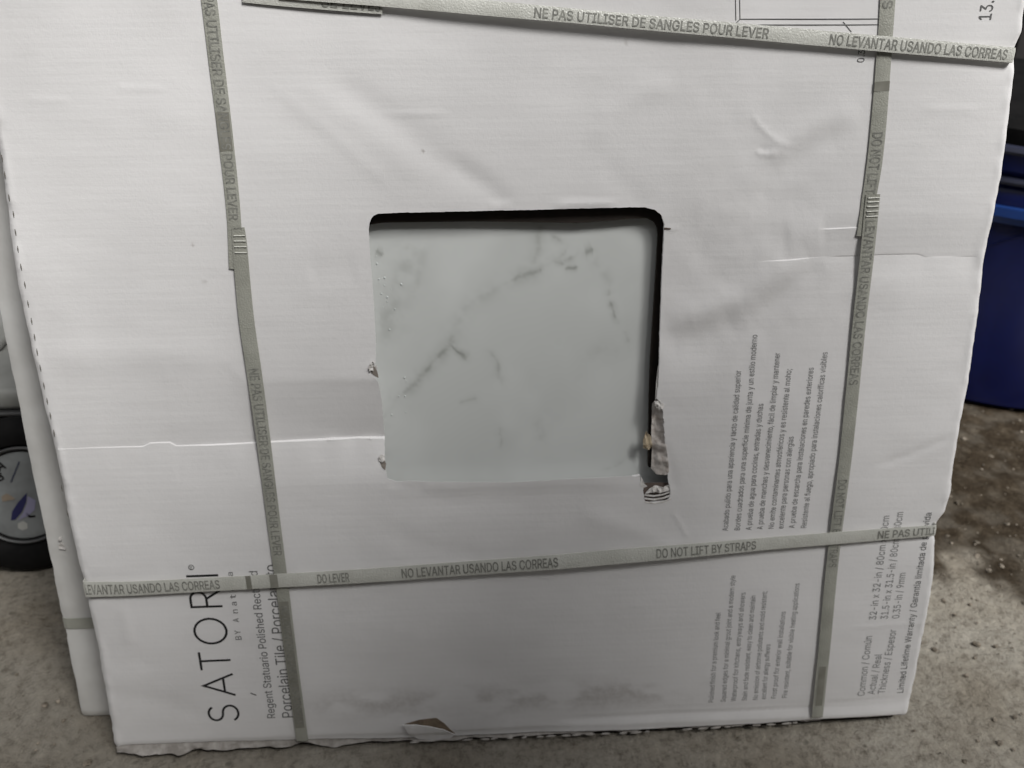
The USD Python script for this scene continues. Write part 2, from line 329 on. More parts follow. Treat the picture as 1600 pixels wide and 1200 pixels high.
wl, wb = P(592, 560)[0], P(800, 752)[1]
V, F, nf = sheet(outer, [hp], .0024, h, (TH, lambda q: np.where((q[:, 0] < wl + .012) & (q[:, 1] < wb + .24) | (q[:, 1] < wb + .008) & (q[:, 0] < .525), .00025, TH)), np.vstack(ex))
u_, v_ = V[:, 0], V[:, 2]
q = np.c_[u_, v_, 0*u_]
s1 = P(480, 1085)[1]
stain = np.exp(-((v_ - np.interp(u_, [P(470, 1100)[0], P(700, 1098)[0], P(900, 1085)[0], P(1120, 1078)[0]], [P(470, 1100)[1], P(700, 1098)[1], P(900, 1085)[1], P(1120, 1078)[1]]))/.016)**2)
stain *= smoothstep(P(480, 1100)[0]-.03, P(560, 1100)[0], u_)*(1 - smoothstep(P(1050, 1080)[0], P(1140, 1080)[0], u_))
stain *= .36*smoothstep(.36, .62, meshkit.fbm(q*np.array([26., 60, 1]), 4, 31))
stain += .10*np.exp(-((v_ - .02)/.03)**2)*meshkit.fbm(q*8, 3, 2)*smoothstep(.12, .25, u_)*(1-smoothstep(.62, .75, u_))
stain += .16*np.exp(-(((u_ - P(225, 1105)[0])/.05)**2 + ((v_ - P(225, 1105)[1])/.018)**2))*meshkit.fbm(q*30, 3, 5)
stain += .05*smoothstep(.62, .8, meshkit.fbm(q*7, 3, 77))
for a, b in [(661, 237), (979, 66), (320, 441), (1524, 492), (302, 382)]:
    c = P(a, b); stain += .9*np.exp(-((u_-c[0])**2 + (v_-c[1])**2)/.0012**2)
obj('front_panel', (V, F), 'carton', carton, smooth=True, attrs={'stain': np.clip(stain, 0, 1)})

# walls behind the face
def wall(name, m): return obj(name, m, 'carton', carton, smooth=False)
wall('side_wall', box(.0030, .0064, .0072, DEPTH, .004, H-.004))
wall('side_wall', box(W-.0095, W-.0061, .0072, DEPTH, .004, H-.004))
wall('bottom_wall', box(.0068, W-.0099, .0072, DEPTH, .0045, .0079))
wall('top_wall', box(.0068, W-.0099, .0072, DEPTH, H-.0079, H-.0045))
wall('back_panel', box(.0015, W-.0050, DEPTH+.0004, DEPTH+.0034, -.0062, H-.002))

# the crushed lower lip under the face
lip_top = np.c_[np.linspace(.0015, W-.003, 260)]; lu = lip_top[:, 0]
lip_bot_px = [(176, 1174.0), (200, 1172.3), (216, 1171.8), (228, 1172.3), (240, 1172.5), (256, 1170.7), (280, 1170.3), (300, 1168.9), (320, 1166.8), (340, 1166.2), (380, 1165.2), (440, 1163.7), (458, 1163.3), (472, 1156.6), (486, 1156.6), (500, 1161.6), (522, 1165.6), (540, 1159.6), (580, 1157.1), (640, 1155.1), (700, 1153.1), (760, 1149.6), (900, 1143.1), (1000, 1138.6), (1200, 1127.1), (1266, 1122.6), (1340, 1115.6), (1419, 1111.1)]
lb = PP(lip_bot_px, .003); lbv = np.interp(lu, lb[:, 0], lb[:, 1]) + .0011*(meshkit.fbm(np.c_[lu*140, 0*lu, 0*lu], 3, 9) - .5)
ltv = bottom_v(lu) - .0010
nrow = 5; VV_, FF_ = [], []
for k in range(nrow):
    t = k/(nrow-1); vv = ltv*(1-t) + np.minimum(lbv, ltv-.001)*t
    yy = .0036 - .0036*t*(.10 + 1.6*meshkit.fbm(np.c_[lu*60, 0*lu + t*2, 0*lu], 3, 41)*(1 + 1.2*np.exp(-((lu-.06)/.06)**2)))
    VV_.append(np.c_[lu, yy, vv])
nl = len(lu)
for k in range(nrow-1):
    j = np.arange(nl-1); a = k*nl + j; b = a + nl
    FF_ += [np.c_[a, b, a+1], np.c_[a+1, b, b+1]]
LV = np.vstack(VV_); LV2 = LV + [0, .0012, 0]; FF = np.vstack(FF_)
obj('bottom_lip', (np.vstack([LV, LV2]), np.vstack([FF, FF[:, ::-1] + len(LV)])), 'lip', carton, smooth=True, label='crushed ragged paper lip along the bottom edge')
fl = []
for k, xx in enumerate(np.arange(650, 1262, 21.3)):
    yb = np.interp(xx, [640, 800, 1000, 1200, 1262], [1159.5, 1152.5, 1143.5, 1131.5, 1127.5]); xx = xx + random.uniform(-6, 6); c = P(xx, yb)
    if random.random() < .15: continue
    e = trimesh.creation.icosphere(subdivisions=2, radius=1.0); w = random.uniform(.0026, .0062)
    e.apply_scale((w, .0013, random.uniform(.0008, .0012))); e.apply_transform(trimesh.transformations.rotation_matrix(random.uniform(-.12, .03), (0, 1, 0))); e.apply_translation((c[0], -.0012, c[1] + .0006)); fl.append(e)
obj('flute_end', trimesh.util.concatenate(fl), 'lip', carton, smooth=True, kind='stuff')

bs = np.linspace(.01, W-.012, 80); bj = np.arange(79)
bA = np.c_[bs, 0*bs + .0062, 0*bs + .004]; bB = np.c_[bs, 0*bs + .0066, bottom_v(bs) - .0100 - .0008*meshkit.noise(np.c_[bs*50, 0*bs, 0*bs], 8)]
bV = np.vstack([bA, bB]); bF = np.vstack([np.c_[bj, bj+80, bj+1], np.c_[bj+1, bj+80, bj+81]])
obj('shade_strip', (np.vstack([bV, bV + [0, .003, 0]]), np.vstack([bF, bF[:, ::-1] + 160])), 'inner', carton, smooth=False, label='added dark strip standing in for the contact shadow under the paper lip')  # dark strip painting the contact shadow below the lip

# perforation slits down the left fold
perf = [(1, 242), (6, 268), (13, 304), (19, 330), (22.5, 358), (27, 384), (32, 412), (37.5, 440), (42, 470), (47.5, 497), (52.5, 522), (57, 545), (62, 570), (67, 598), (72, 622), (77, 645), (83, 672), (93, 760), (103, 800)]
for k, (a, b) in enumerate(perf):
    c, d = P(a, b), P(a + 1.9, b + 11); n = 6; tt = np.linspace(0, 1, n)
    cu, cv = c[0] + (d[0]-c[0])*tt, c[1] + (d[1]-c[1])*tt; w = .0006*np.sin(np.pi*np.clip(tt, .12, .88))
    hh = np.maximum(h(cu-w, cv), h(cu+w, cv)) + .00022
    obj('perforation_slit', (np.vstack([np.c_[cu-w, -hh, cv], np.c_[cu+w, -hh, cv]]), np.vstack([np.c_[np.arange(n-1), np.arange(n-1)+n, np.arange(n-1)+1], np.c_[np.arange(n-1)+1, np.arange(n-1)+n, np.arange(n-1)+n+1]])), 'slit', carton)

# torn pieces round the window: crumpled little sheets
def scrap(name, px, lift, mat, amp=.0016, seed=0, thick=.0007, parent=None, step=.0016, label=None, sc=220):
    poly = Polygon(PP(px)).buffer(0); lp = ring_points(poly, step*.8)
    def fn(u, v):
        return lift(u, v) + amp*(meshkit.fbm(np.stack([u*sc, v*sc*.6, 0*u + seed], -1), 3, seed) - .5)*2
    v, f, _ = sheet(lp, [], step, fn, thick)
    return obj(name, (v, f), mat, parent or carton, smooth=35, label=label)
fx0, fx1 = P(1020, 690)[0], P(1046, 690)[0]
scrap('torn_flap', [(1021, 634), (1027, 627), (1035, 640), (1038, 672), (1041, 700), (1045, 736), (1040, 742), (1026, 742), (1019, 736), (1021, 705), (1019, 680)],
      lambda u, v: -.0052 + .0072*smoothstep(fx0, fx1, u), 'flap', .0024, 3, label='torn strip of white paper hanging at the lower right of the window')
scrap('torn_paper', [(1022, 626), (1034, 624), (1037, 634), (1030, 640), (1023, 635)], lambda u, v: .0018 + 0*u, 'torn', .0026, 9, step=.001, sc=420)
scrap('torn_paper', [(1028, 572), (1033, 575), (1030, 590), (1029, 618), (1023.5, 624), (1025, 600)], lambda u, v: .0008 + 0*u, 'torn', .001, 12, step=.001)
scrap('kraft_scrap', [(1006, 690), (1011, 677), (1019, 685), (1020, 701), (1013, 705), (1006, 703)], lambda u, v: -.0035 + 0*u, 'kraft_pale', .0028, 5, step=.001, label='scrap of brown inner board', sc=350)
scrap('torn_paper', [(1002, 745), (1007, 756), (1011, 759), (1004, 762), (999.5, 757)], lambda u, v: .0012 + 0*u, 'torn', .001, 14, step=.001)
scrap('hollow_shade', [(1005, 757), (1048, 756), (1050, 778), (1040, 787), (1006, 788)], lambda u, v: -.0030 + 0*u, 'hollow_dark', .0003, 70, thick=.0004)  # dark patch painting the shade between the crumpled layers
scrap('torn_notch', [(1038, 355.5), (1048, 356.3), (1048.5, 357.8), (1038, 359)], lambda u, v: h(u, v) + .0004, 'hollow_dark', .0001, 71, thick=.0003, step=.001)
scrap('crumpled_layer', [(1014, 764), (1022, 759), (1036, 761), (1047, 757), (1047, 766), (1034, 769), (1020, 769), (1008, 771)], lambda u, v: .0006 + 0*u, 'torn', .0030, 17, step=.0012, sc=330)
for k, (y0, hh) in enumerate([(773, .0002), (778, .0010), (783.5, .0014)]):
    scrap('crumpled_layer', [(1007, y0-.5), (1022, y0+1.5), (1036, y0-1), (1049, y0-6), (1049, y0-4.2), (1036, y0+.9), (1022, y0+3.4), (1007, y0+1.3)], lambda u, v, hh=hh: hh + 0*u, 'torn', .0004, 20+k, step=.001, thick=.0012)
scrap('hollow_shade', [(578, 575), (584, 571), (589, 578), (592, 590), (587, 588), (580, 582)], lambda u, v: h(u, v) + .0004, 'hollow', .0002, 60, thick=.0003, step=.001)  # flat dark patch painting a shaded hollow
scrap('torn_nub', [(576, 574), (579, 566), (584, 562), (586, 568), (583, 573), (584, 579), (581, 577), (578, 579)], lambda u, v: h(u, v) + .0022 + 0*u, 'torn', .0028, 61, step=.0008, sc=420)
scrap('torn_nub', [(583, 572), (588, 570), (590, 576), (586, 581), (589, 587), (584, 584)], lambda u, v: h(u, v) - .0004 + 0*u, 'torn', .0022, 62, step=.0008, sc=420)
scrap('hollow_shade', [(592, 721), (599, 716), (603, 726), (602, 735), (597, 731)], lambda u, v: h(u, v) + .0004, 'hollow', .0002, 63, thick=.0003, step=.001)
scrap('torn_nub', [(591, 716), (596, 711), (601, 714), (601, 720), (596, 723), (592, 721)], lambda u, v: h(u, v) + .0022 + 0*u, 'torn', .0020, 64, step=.0008, sc=380)
# the peeled patch on the bottom edge
pk = [(631, 1131.5), (655, 1124.5), (682, 1121.5), (694, 1130), (711, 1147), (708, 1152), (660, 1149), (645, 1142)]
scrap('exposed_board', pk, lambda u, v: h(u, v) + .0003, 'kraft', .0001, 30, step=.002, label='brown inner board laid bare by a tear', thick=.0002)
pl0, pl1 = P(670, 1134)[1], P(670, 1157)[1]
scrap('peeled_paper', [(630, 1128), (650, 1128), (672, 1131), (694, 1137), (711, 1147), (704, 1154), (680, 1157), (655, 1155.5), (640, 1146)],
      lambda u, v: h(u, v) +   .0008 + .0032*np.clip((v - pl1)/(pl0 - pl1), 0, 1.2), 'carton', .0003, 33, step=.002, label='white paper peeled away from the bottom edge')

# ------------------------------------------------------------------ print on the carton
def fit_text(text, p0, p1, cap, squeeze=True, bold=False):
    """text from p0 to p1 (u, v), cap-height cap; flat sheet vertices (u, v) and faces"""
    m = meshkit.text_mesh(text, .01, .0002, bold)
    v, f = np.array(m.vertices), np.array(m.faces)
    nz = v[:, 2] > .0001; keep = nz[f].all(1); f = f[keep]
    idx, inv = np.unique(f, return_inverse=True); v = v[idx]; f = inv.reshape(-1, 3)
    d = np.asarray(p1) - np.asarray(p0); L = np.linalg.norm(d); d /= L; nrm = np.array([-d[1], d[0]])
    x = (v[:, 0] - v[:, 0].min())/(v[:, 0].max() - v[:, 0].min())*L; y = v[:, 1]/.01*cap
    return np.asarray(p0) + x[:, None]*d + y[:, None]*nrm, f
def print_text(text, a, b, cap_px, mat='ink_grey', bold=False, name='printed_line'):
    p0, p1 = P(*a), P(*b); cap = np.linalg.norm(P(a[0]-cap_px, a[1]) - p0)
    uv, f = fit_text(text, p0, p1, cap, bold=bold)
    hh = h(uv[:, 0], uv[:, 1]) + .00030
    obj(name, (np.c_[uv[:, 0], -hh, uv[:, 1]], f), mat, carton, smooth=False)
def print_shape(poly, mat, name, step=.004):
    poly = poly.segmentize(step); geoms = getattr(poly, 'geoms', [poly])
    ms = [trimesh.creation.extrude_polygon(g, .0001, engine='earcut') for g in geoms]; m = trimesh.util.concatenate(ms)
    v, f = np.array(m.vertices), np.array(m.faces); f = f[(v[:, 2] > .00005)[f].all(1)]
    hh = h(v[:, 0], v[:, 1]) + .0003
    obj(name, (np.c_[v[:, 0], -hh, v[:, 1]], f), mat, carton, smooth=False)

# thin widely spaced capitals up the lower left: drawn as pen strokes in a cell (x along the word, y up from the baseline)
def arc(cx, cy, rx, ry, a0, a1, n=24): return [(cx + rx*math.cos(math.radians(a0+(a1-a0)*k/n)), cy + ry*math.sin(math.radians(a0+(a1-a0)*k/n))) for k in range(n+1)]
GL = {'S': [arc(.26, .745, .23, .235, 25, 270)[:-1] + arc(.26, .255, .255, .255, 90, -160)], 'A': [[(0, 0), (.35, 1), (.70, 0)], [(.12, .33), (.58, .33)]], 'T': [[(0, .98), (.58, .98)], [(.29, 0), (.29, .98)]],
      'O': [arc(.46, .5, .46, .51, 0, 360)], 'R': [[(.02, 0), (.02, .98), (.30, .98)] + arc(.30, .73, .25, .25, 90, -90) + [(.02, .48)], [(.30, .48), (.60, 0)]], 'I': [[(.05, 0), (.05, 1)]]}
for ch, ya, yb, wid in [('S', 1126, 1102, .52), ('A', 1086, 1053, .70), ('T', 1045, 1017, .58), ('O', 1004, 965, .92), ('R', 947, 921, .60), ('I', 900, 896, .10)]:
    bl = lambda yy: P(374 - (1127-yy)*33/231, yy)
    p0, p1 = bl(ya), bl(yb); d = (p1-p0)/wid; nrm = P(374-47, 1120) - P(374, 1127); cap = np.linalg.norm(nrm)
    dirn = (bl(895) - bl(1127)); dirn /= np.linalg.norm(dirn); nrm = np.array([-dirn[1], dirn[0]])*cap
    poly = None
    for st in GL[ch]:
        pl = LineString([p0 + a*d + b*nrm for a, b in st]).buffer(.00115, cap_style='flat', join_style='mitre'); poly = pl if poly is None else poly.union(pl)
    print_shape(poly, 'ink', 'brand_letter')
c = P(299, 886); print_shape(LineString(arc(c[0], c[1], .0026, .0026, 0, 360)).buffer(.0003), 'ink_grey', 'registered_mark')
print_text('R', (301, 889), (300.6, 884), 5, name='registered_mark')
for k, (ch, yy) in enumerate(zip('BYAnatolia', [999, 990, 971, 957, 945, 934, 922, 915, 909, 899])):
    xx = 378 - (1000-yy)*14/105; w = 2.2 if ch in 'li' else 6
    print_text(ch, (xx, yy), (xx - w*.13, yy-w), 9.5, 'ink_grey', name='printed_line')
print_text('Regent Statuario Polished Rectified', (430, 1122), (402.5, 891), 12.5)
print_text('Porcelain Tile / Porcelanato', (458, 1121), (431, 881), 17, 'ink_grey')
for t, a, b in [('Acabado pulido para una apariencia y tacto de calidad superior', (1137, 829), (1157.5, 578)), ('Bordes cuadrados para una superficie mínima de junta y un estilo moderno', (1156, 828), (1183.5, 523)),
                ('A prueba de agua para cocinas, entradas y duchas', (1174, 828), (1192, 630)), ('A prueba de manchas y desvanecimiento, fácil de limpiar y mantener', (1191.5, 827), (1219, 551)),
                ('No emite contaminantes atmosféricos y es resistente al moho;', (1209, 826), (1236.5, 576)), ('excelente para personas con alergias', (1224, 826), (1240, 682)),
                ('A prueba de escarcha para instalaciones en paredes exteriores', (1241.5, 825), (1271, 574)), ('Resistente al fuego, apropiado para instalaciones caloríficas visibles', (1260, 825), (1293, 550))]:
    print_text(t, a, b, 8.6, 'ink_mid')
for t, a, b in [('Polished finish for a premium look and feel', (1114, 1096), (1126, 957)), ('Squared edges for a minimal grout joint and a modern style', (1133, 1095), (1149, 899)), ('Waterproof for kitchens, entryways and showers', (1149, 1094), (1165, 926)),
                ('Stain and fade resistant, easy to clean and maintain', (1166, 1093), (1181, 931)), ('No emission of airborne pollutants and mold resistant;', (1183, 1092), (1199, 924)), ('excellent for allergy sufferers', (1196, 1091), (1204, 1007)),
                ('Frost proof for exterior wall installations', (1212, 1090), (1228, 956)), ('Fire resistant, suitable for visible heating applications', (1229, 1089), (1250, 912))]:
    print_text(t, a, b, 7.6, 'ink_soft')
for t, a, b in [('Common / Común', (1350, 1086), (1363, 994)), ('Actual / Real', (1366, 1084), (1378, 1022)), ('Thickness / Espesor', (1382, 1083), (1401, 984)), ('32-in x 32-in / 80cm x 80cm', (1369, 968), (1390.5, 806)),
                ('31.5-in x 31.5-in / 80cm x 80cm', (1387, 967), (1412, 800)), ('0.35-in / 9mm', (1405, 966), (1415.5, 895))]:
    print_text(t, a, b, 11, 'ink_soft')
print_text('Limited Lifetime Warranty / Garantía limitada de por vida', (1411, 1082), (1456, 801), 9.5)
print_text('13.', (1548, 31), (1552.5, 1), 20); print_text('0.3', (1350, 97), (1351.5, 78), 11)
for a, b in [((1149, -2), (1149.5, 32)), ((1155.5, -2), (1156, 30)), ((1156, 30), (1372, 29.5)), ((1150, 39), (1372, 38.5)), ((1156, 30), (1150, 36)), ((1317, 34), (1330, 50))]:
    print_shape(LineString([P(*a), P(*b)]).buffer(.00032, cap_style='flat'), 'ink_grey', 'drawing_line')
print_shape(LineString([P(392, 1083), P(400, 1086)]).buffer(.0005), 'ink', 'pen_mark')

# ------------------------------------------------------------------ the tile behind the window
TY = .0160
tile = leaning('porcelain_tile', 'polished white marble-look porcelain tile showing through the carton window', 'tile')
gu = np.unique(np.round(np.r_[np.linspace(.012, .285, 12), np.arange(.285, .562, .0011), np.linspace(.562, W-.012, 12)], 6))
gv = np.unique(np.round(np.r_[np.linspace(.012, .262, 12), np.arange(.262, .566, .0011), np.linspace(.566, H-.012, 12)], 6))
GU, GV = np.meshgrid(gu, gv); nu, nv = len(gu), len(gv)
uu, vv = GU.ravel(), GV.ravel(); q = np.c_[uu, vv, 0*uu]
wu = uu + .008*(meshkit.fbm(q*70, 5, 5) - .5); wv = vv + .008*(meshkit.fbm(q*70, 5, 6) - .5)
VEINS = [([(596, 650), (622, 622), (648, 600), (680, 565), (700, 542), (714, 515)], .62, .0030), ([(700, 541), (712, 550), (732, 561)], .75, .0016), ([(790, 445), (815, 432), (840, 424), (858, 412), (885, 404), (900, 392)], .55, .0028),
         ([(842, 424), (850, 421)], .9, .0015), ([(864, 410), (876, 411), (879, 404)], .8, .0022), ([(846, 350), (842, 385), (830, 415)], .35, .0035), ([(862, 365), (887, 380), (884, 395), (868, 408)], .45, .0022), ([(880, 421), (902, 417)], .8, .0016),
         ([(912, 394), (926, 392)], .6, .0030), ([(954, 468), (959, 487), (965, 507)], .75, .0015), ([(974, 519), (986, 533)], .6, .0012), ([(948, 440), (952, 460)], .3, .002), ([(928, 400), (940, 420), (950, 445)], .2, .004),
         ([(765, 548), (778, 570), (785, 606)], .40, .0020), ([(778, 664), (782, 685), (786, 700)], .55, .0018), ([(842, 655), (850, 690)], .25, .004), ([(650, 365), (628, 430), (606, 490), (600, 540)], .28, .009), ([(640, 380), (662, 392), (640, 470)], .22, .006),
         ([(940, 735), (975, 720), (1008, 690)], .3, .0018), ([(700, 540), (730, 480), (790, 445)], .22, .005), ([(600, 650), (598, 700), (605, 740)], .14, .006), ([(720, 630), (745, 622)], .25, .0016), ([(586, 392), (596, 396)], .6, .0022), ([(915, 560), (940, 545), (970, 552)], .15, .005)]
vein = np.zeros(len(uu))
for pts, a, w in VEINS:
    d, t, _ = segdist(wu, wv, PP(pts, TY)); vein = np.maximum(vein, a*(.5*np.exp(-(d/(w*.75))**2) + .4*np.exp(-(d/(w*2.4))**2))*np.minimum(1, np.minimum(t, 1-t)*6 + .25))
vein *=   .14 + .74*smoothstep(.28, .72, meshkit.fbm(q*90, 4, 15))
vein += .10*smoothstep(.45, .75, meshkit.fbm(q*11 + 3, 4, 19))
i, j = np.meshgrid(np.arange(nv-1), np.arange(nu-1), indexing='ij'); a = (i*nu + j).ravel()
TFc = np.vstack([np.c_[a, a+1, a+nu], np.c_[a+1, a+nu+1, a+nu]])
MAT['tile'] = usdkit.material(stage, '/World/Looks/marble_porcelain', {
    'v': ('attribute', {'attribute': 'vein'}), 'r': ('rgb_ramp', {'ramp': [(0, (.715, .735, .722)), (.5, (.43, .445, .425)), (1, (.22, .225, .21))]}),
    'p': ('principled_bsdf', {'roughness': .06, 'specular_ior_level': .5})}, [('v.fac', 'r.fac'), ('r.color', 'p.base_color')], surface='p.BSDF')
obj('tile_face', (np.c_[uu, 0*uu + TY, vv], TFc), 'tile', tile, smooth=False, attrs={'vein': np.clip(vein, 0, 1)})
obj('tile_body', box(.012, W-.012, TY+.0006, TY+.0095, .012, H-.012), 'tile', tile, smooth=False)
for k, (a, b, r) in enumerate([(589, 412, 1.0), (592, 436, 1.0), (601, 434, 1.1), (601, 446, .8), (627, 444, 1.2), (596, 459, 1.0), (605, 464, 1.2), (605, 471, .7), (617, 483, .9), (609, 515, 1.1), (632, 590, 1.2), (635, 596, .7), (623, 619, .9), (633, 619, 1.0), (612, 648, 1.0), (634, 644, .9), (588, 400, .6), (611, 452, .5), (640, 520, .5), (599, 480, .5)]):
    c = P(a, b, TY); e = trimesh.creation.icosphere(subdivisions=2, radius=.00072*r); e.apply_scale((1, .5, 1.1)); e.apply_translation((c[0], TY - .0002, c[1]))
    obj('water_drop', e, 'drop', tile, smooth=True)

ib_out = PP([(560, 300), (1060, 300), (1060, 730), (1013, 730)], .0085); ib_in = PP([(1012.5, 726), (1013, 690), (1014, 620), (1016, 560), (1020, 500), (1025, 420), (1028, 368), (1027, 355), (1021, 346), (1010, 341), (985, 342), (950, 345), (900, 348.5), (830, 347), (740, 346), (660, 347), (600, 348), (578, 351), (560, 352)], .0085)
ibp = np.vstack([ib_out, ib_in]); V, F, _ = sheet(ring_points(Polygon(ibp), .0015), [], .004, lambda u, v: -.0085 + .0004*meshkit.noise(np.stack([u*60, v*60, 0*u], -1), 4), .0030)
obj('shade_strip', (V, F), 'inner', carton, smooth=False, label='added dark strip standing in for the shadow along the top and right of the window')  # dark strip deepening the shadow the window edge casts

# ------------------------------------------------------------------ straps
class Ribbon:
    """A flat band laid over the carton's face through photograph points (x, y, width in pixels), bent round the edges at its ends."""
    def __init__(s, px, vertical, lift, wrap=(False, False), tilt=None, back=.029):
        c = np.array([P(a, b) for a, b, w in px])
        if vertical: e = np.array([P(a + w/2, b) - P(a - w/2, b) for a, b, w in px])
        else: e = np.array([P(a, b - w/2) - P(a, b + w/2) for a, b, w in px])
        d = np.r_[0, np.cumsum(np.linalg.norm(np.diff(c, axis=0), axis=1))]; n = max(6, int(d[-1]/.0025))
        t = np.linspace(0, d[-1], n); s.t = t
        s.c = np.c_[np.interp(t, d, c[:, 0]), np.interp(t, d, c[:, 1])]
        for k in (0, 1): s.c[:, k] = gaussian_filter1d(s.c[:, k], 4, mode='nearest') if n > 40 else s.c[:, k]
        tn = np.gradient(s.c, axis=0); tn /= np.linalg.norm(tn, axis=1)[:, None]
        w = np.interp(t, d, [abs(np.array([-tt[1], tt[0]]) @ q) if True else 0 for tt, q in zip(np.gradient(c, axis=0)/np.linalg.norm(np.gradient(c, axis=0), axis=1)[:, None], e)])
        s.w = w; s.n2 = np.c_[-tn[:, 1], tn[:, 0]]; s.tn = tn                  # n2: left of travel
        s.L = s.c + s.n2*w[:, None]/2; s.R = s.c - s.n2*w[:, None]/2
        hm = np.max([h(q[:, 0], q[:, 1]) for q in (s.L, s.c, s.R)], axis=0)
        base = gaussian_filter1d(maximum_filter1d(hm, 25, mode='nearest'), 9, mode='nearest')
        s.h = np.maximum(base, hm) + lift; s.hL = s.h.copy(); s.hR = s.h.copy()
        if tilt is not None:
            a, b = tilt(t/t[-1]); s.hL += a; s.hR += b
        s.wrap, s.back = wrap, back
    def mesh(s, th=.0008):
        A = np.c_[s.L[:, 0], -s.hL, s.L[:, 1]]; B = np.c_[s.R[:, 0], -s.hR, s.R[:, 1]]
        for end in (0, 1):
            if not s.wrap[end]: continue
            k = 0 if end == 0 else -1; dirn = (-s.tn[0] if end == 0 else s.tn[-1]); d3 = np.array([dirn[0], 0, dirn[1]])
            add = []
            for Q in (A, B):
                q0 = Q[k]; r = .0016
                pts = [q0 + d3*r*math.sin(th_) + np.array([0, r*(1-math.cos(th_)), 0]) for th_ in np.linspace(.3, math.pi/2, 5)]
                pts.append(np.array([pts[-1][0], s.back, pts[-1][2]])); add.append(np.array(pts))
            if end == 0: A, B = np.vstack([add[0][::-1], A]), np.vstack([add[1][::-1], B])
            else: A, B = np.vstack([A, add[0]]), np.vstack([B, add[1]])
        n = len(A); C = (A + B)/2
        T = np.gradient(C, axis=0); N = np.cross(A - B, T); N /= np.linalg.norm(N, axis=1)[:, None]
        N *= np.sign((N*np.array([0, -1, 0])).sum(1).mean())
        nr = 5; rows = [B + (A-B)*k/(nr-1) + N*th*(.5 if k in (0, nr-1) else 1) for k in range(nr)] + [A + N*th*.02, B + N*th*.02]
        V = np.vstack(rows); F = []; m = len(rows)
        for k in range(m):
            a = k*n; b = ((k+1) % m)*n; j = np.arange(n-1)
            F += [np.c_[a+j, a+j+1, b+j], np.c_[a+j+1, b+j+1, b+j]]
        return V, np.vstack(F)
    def at(s, sd, x, extra=.0010):
        """points at distance sd along and fraction x across (-.5 = right of travel, .5 = left)"""
        f = lambda q: np.interp(sd, s.t, q)
        cu, cv, nu_, nv_, w = f(s.c[:, 0]), f(s.c[:, 1]), f(s.n2[:, 0]), f(s.n2[:, 1]), f(s.w)
        hh = f(s.hR) + (f(s.hL) - f(s.hR))*(x + .5)
        return np.c_[cu + nu_*w*x, -(hh + extra), cv + nv_*w*x]
    def near(s, px): 
        p = P(*px); return s.t[np.argmin(((s.c - p)**2).sum(1))]
    def text(s, text, a, b, parent, cap=.62, mat='strap_ink', bold=True, lo=-.31):
        s0, s1 = s.near(a), s.near(b); flip = s1 < s0
        m = meshkit.text_mesh(text, .01, .0002, bold); v, f = np.array(m.vertices), np.array(m.faces)
        f = f[(v[:, 2] > .0001)[f].all(1)]; ix, inv = np.unique(f, return_inverse=True); v = v[ix]; f = inv.reshape(-1, 3)
        x = (v[:, 0]-v[:, 0].min())/np.ptp(v[:, 0])*abs(s1-s0); y = v[:, 1]/.01*cap + lo
        sd = s0 - x if flip else s0 + x
        if flip: y = -y
        obj('printed_warning', (s.at(sd, y), f), mat, parent, smooth=False)
    def band(s, a, b, parent, mat, name, x0=-.5, x1=.5, extra=.00095):
        sd = np.linspace(s.near(a), s.near(b), 12); A, B = s.at(sd, np.full(12, x0), extra), s.at(sd, np.full(12, x1), extra); j = np.arange(11)
        obj(name, (np.vstack([A, B]), np.vstack([np.c_[j, j+1, j+12], np.c_[j+1, j+13, j+12]])), mat, parent, smooth=False)
    def welds(s, a, b, n, parent, x0=-.35, x1=.45):
        for sd in np.linspace(s.near(a), s.near(b), n):
            p, q = s.at(np.array([sd]), np.array([x0]), .0010)[0], s.at(np.array([sd]), np.array([x1]), .0010)[0]
            d = q - p; L = np.linalg.norm(d); c = trimesh.creation.cylinder(radius=.0006, height=L, sections=8)
            c.apply_transform(trimesh.geometry.align_vectors((0, 0, 1), d/L)); c.apply_translation((p+q)/2)
            obj('weld_seam', c, 'strap', parent, smooth=True)

NE, NO, DO = 'NE PAS UTILISER DE SANGLES POUR LEVER', 'NO LEVANTAR USANDO LAS CORREAS', 'DO NOT LIFT BY STRAPS'
# left upright strap
st = leaning('packing_strap', 'grey plastic packing strap running down the left side of the front carton', 'strap')
upr = Ribbon([(326, -12, 25), (329.5, 12, 25), (337, 80, 24.5), (346, 150, 24), (354, 220, 23.5), (362, 290, 22.5), (367, 345, 22), (370, 427, 22)], True, .0005)
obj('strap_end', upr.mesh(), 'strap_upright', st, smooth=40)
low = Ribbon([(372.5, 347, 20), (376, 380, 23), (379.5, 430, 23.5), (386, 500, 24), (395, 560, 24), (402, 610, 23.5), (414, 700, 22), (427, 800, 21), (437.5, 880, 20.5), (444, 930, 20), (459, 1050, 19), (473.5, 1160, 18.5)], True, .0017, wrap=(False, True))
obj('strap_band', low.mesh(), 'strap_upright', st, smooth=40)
upr.text('NE ' + NE[3:], (323, -30), (366.5, 346), st) if False else upr.text(NE[3:], (326.5, -10), (366.5, 345), st)
low.text(NE, (397.5, 576), (435, 866), st); low.text('S', (372, 348), (373, 357), st); low.welds((374, 366), (376, 392), 4, st)
low.band((445, 938), (469, 1134), st, 'strap_dark', 'dark_print_band', -.42, .34); low.text(NO, (445.5, 942), (468.5, 1130), st, mat='strap_ink')
upr.band((342.5, 176), (349, 236), st, 'strap_dark', 'dark_print_band', -.45, .4, .00088)
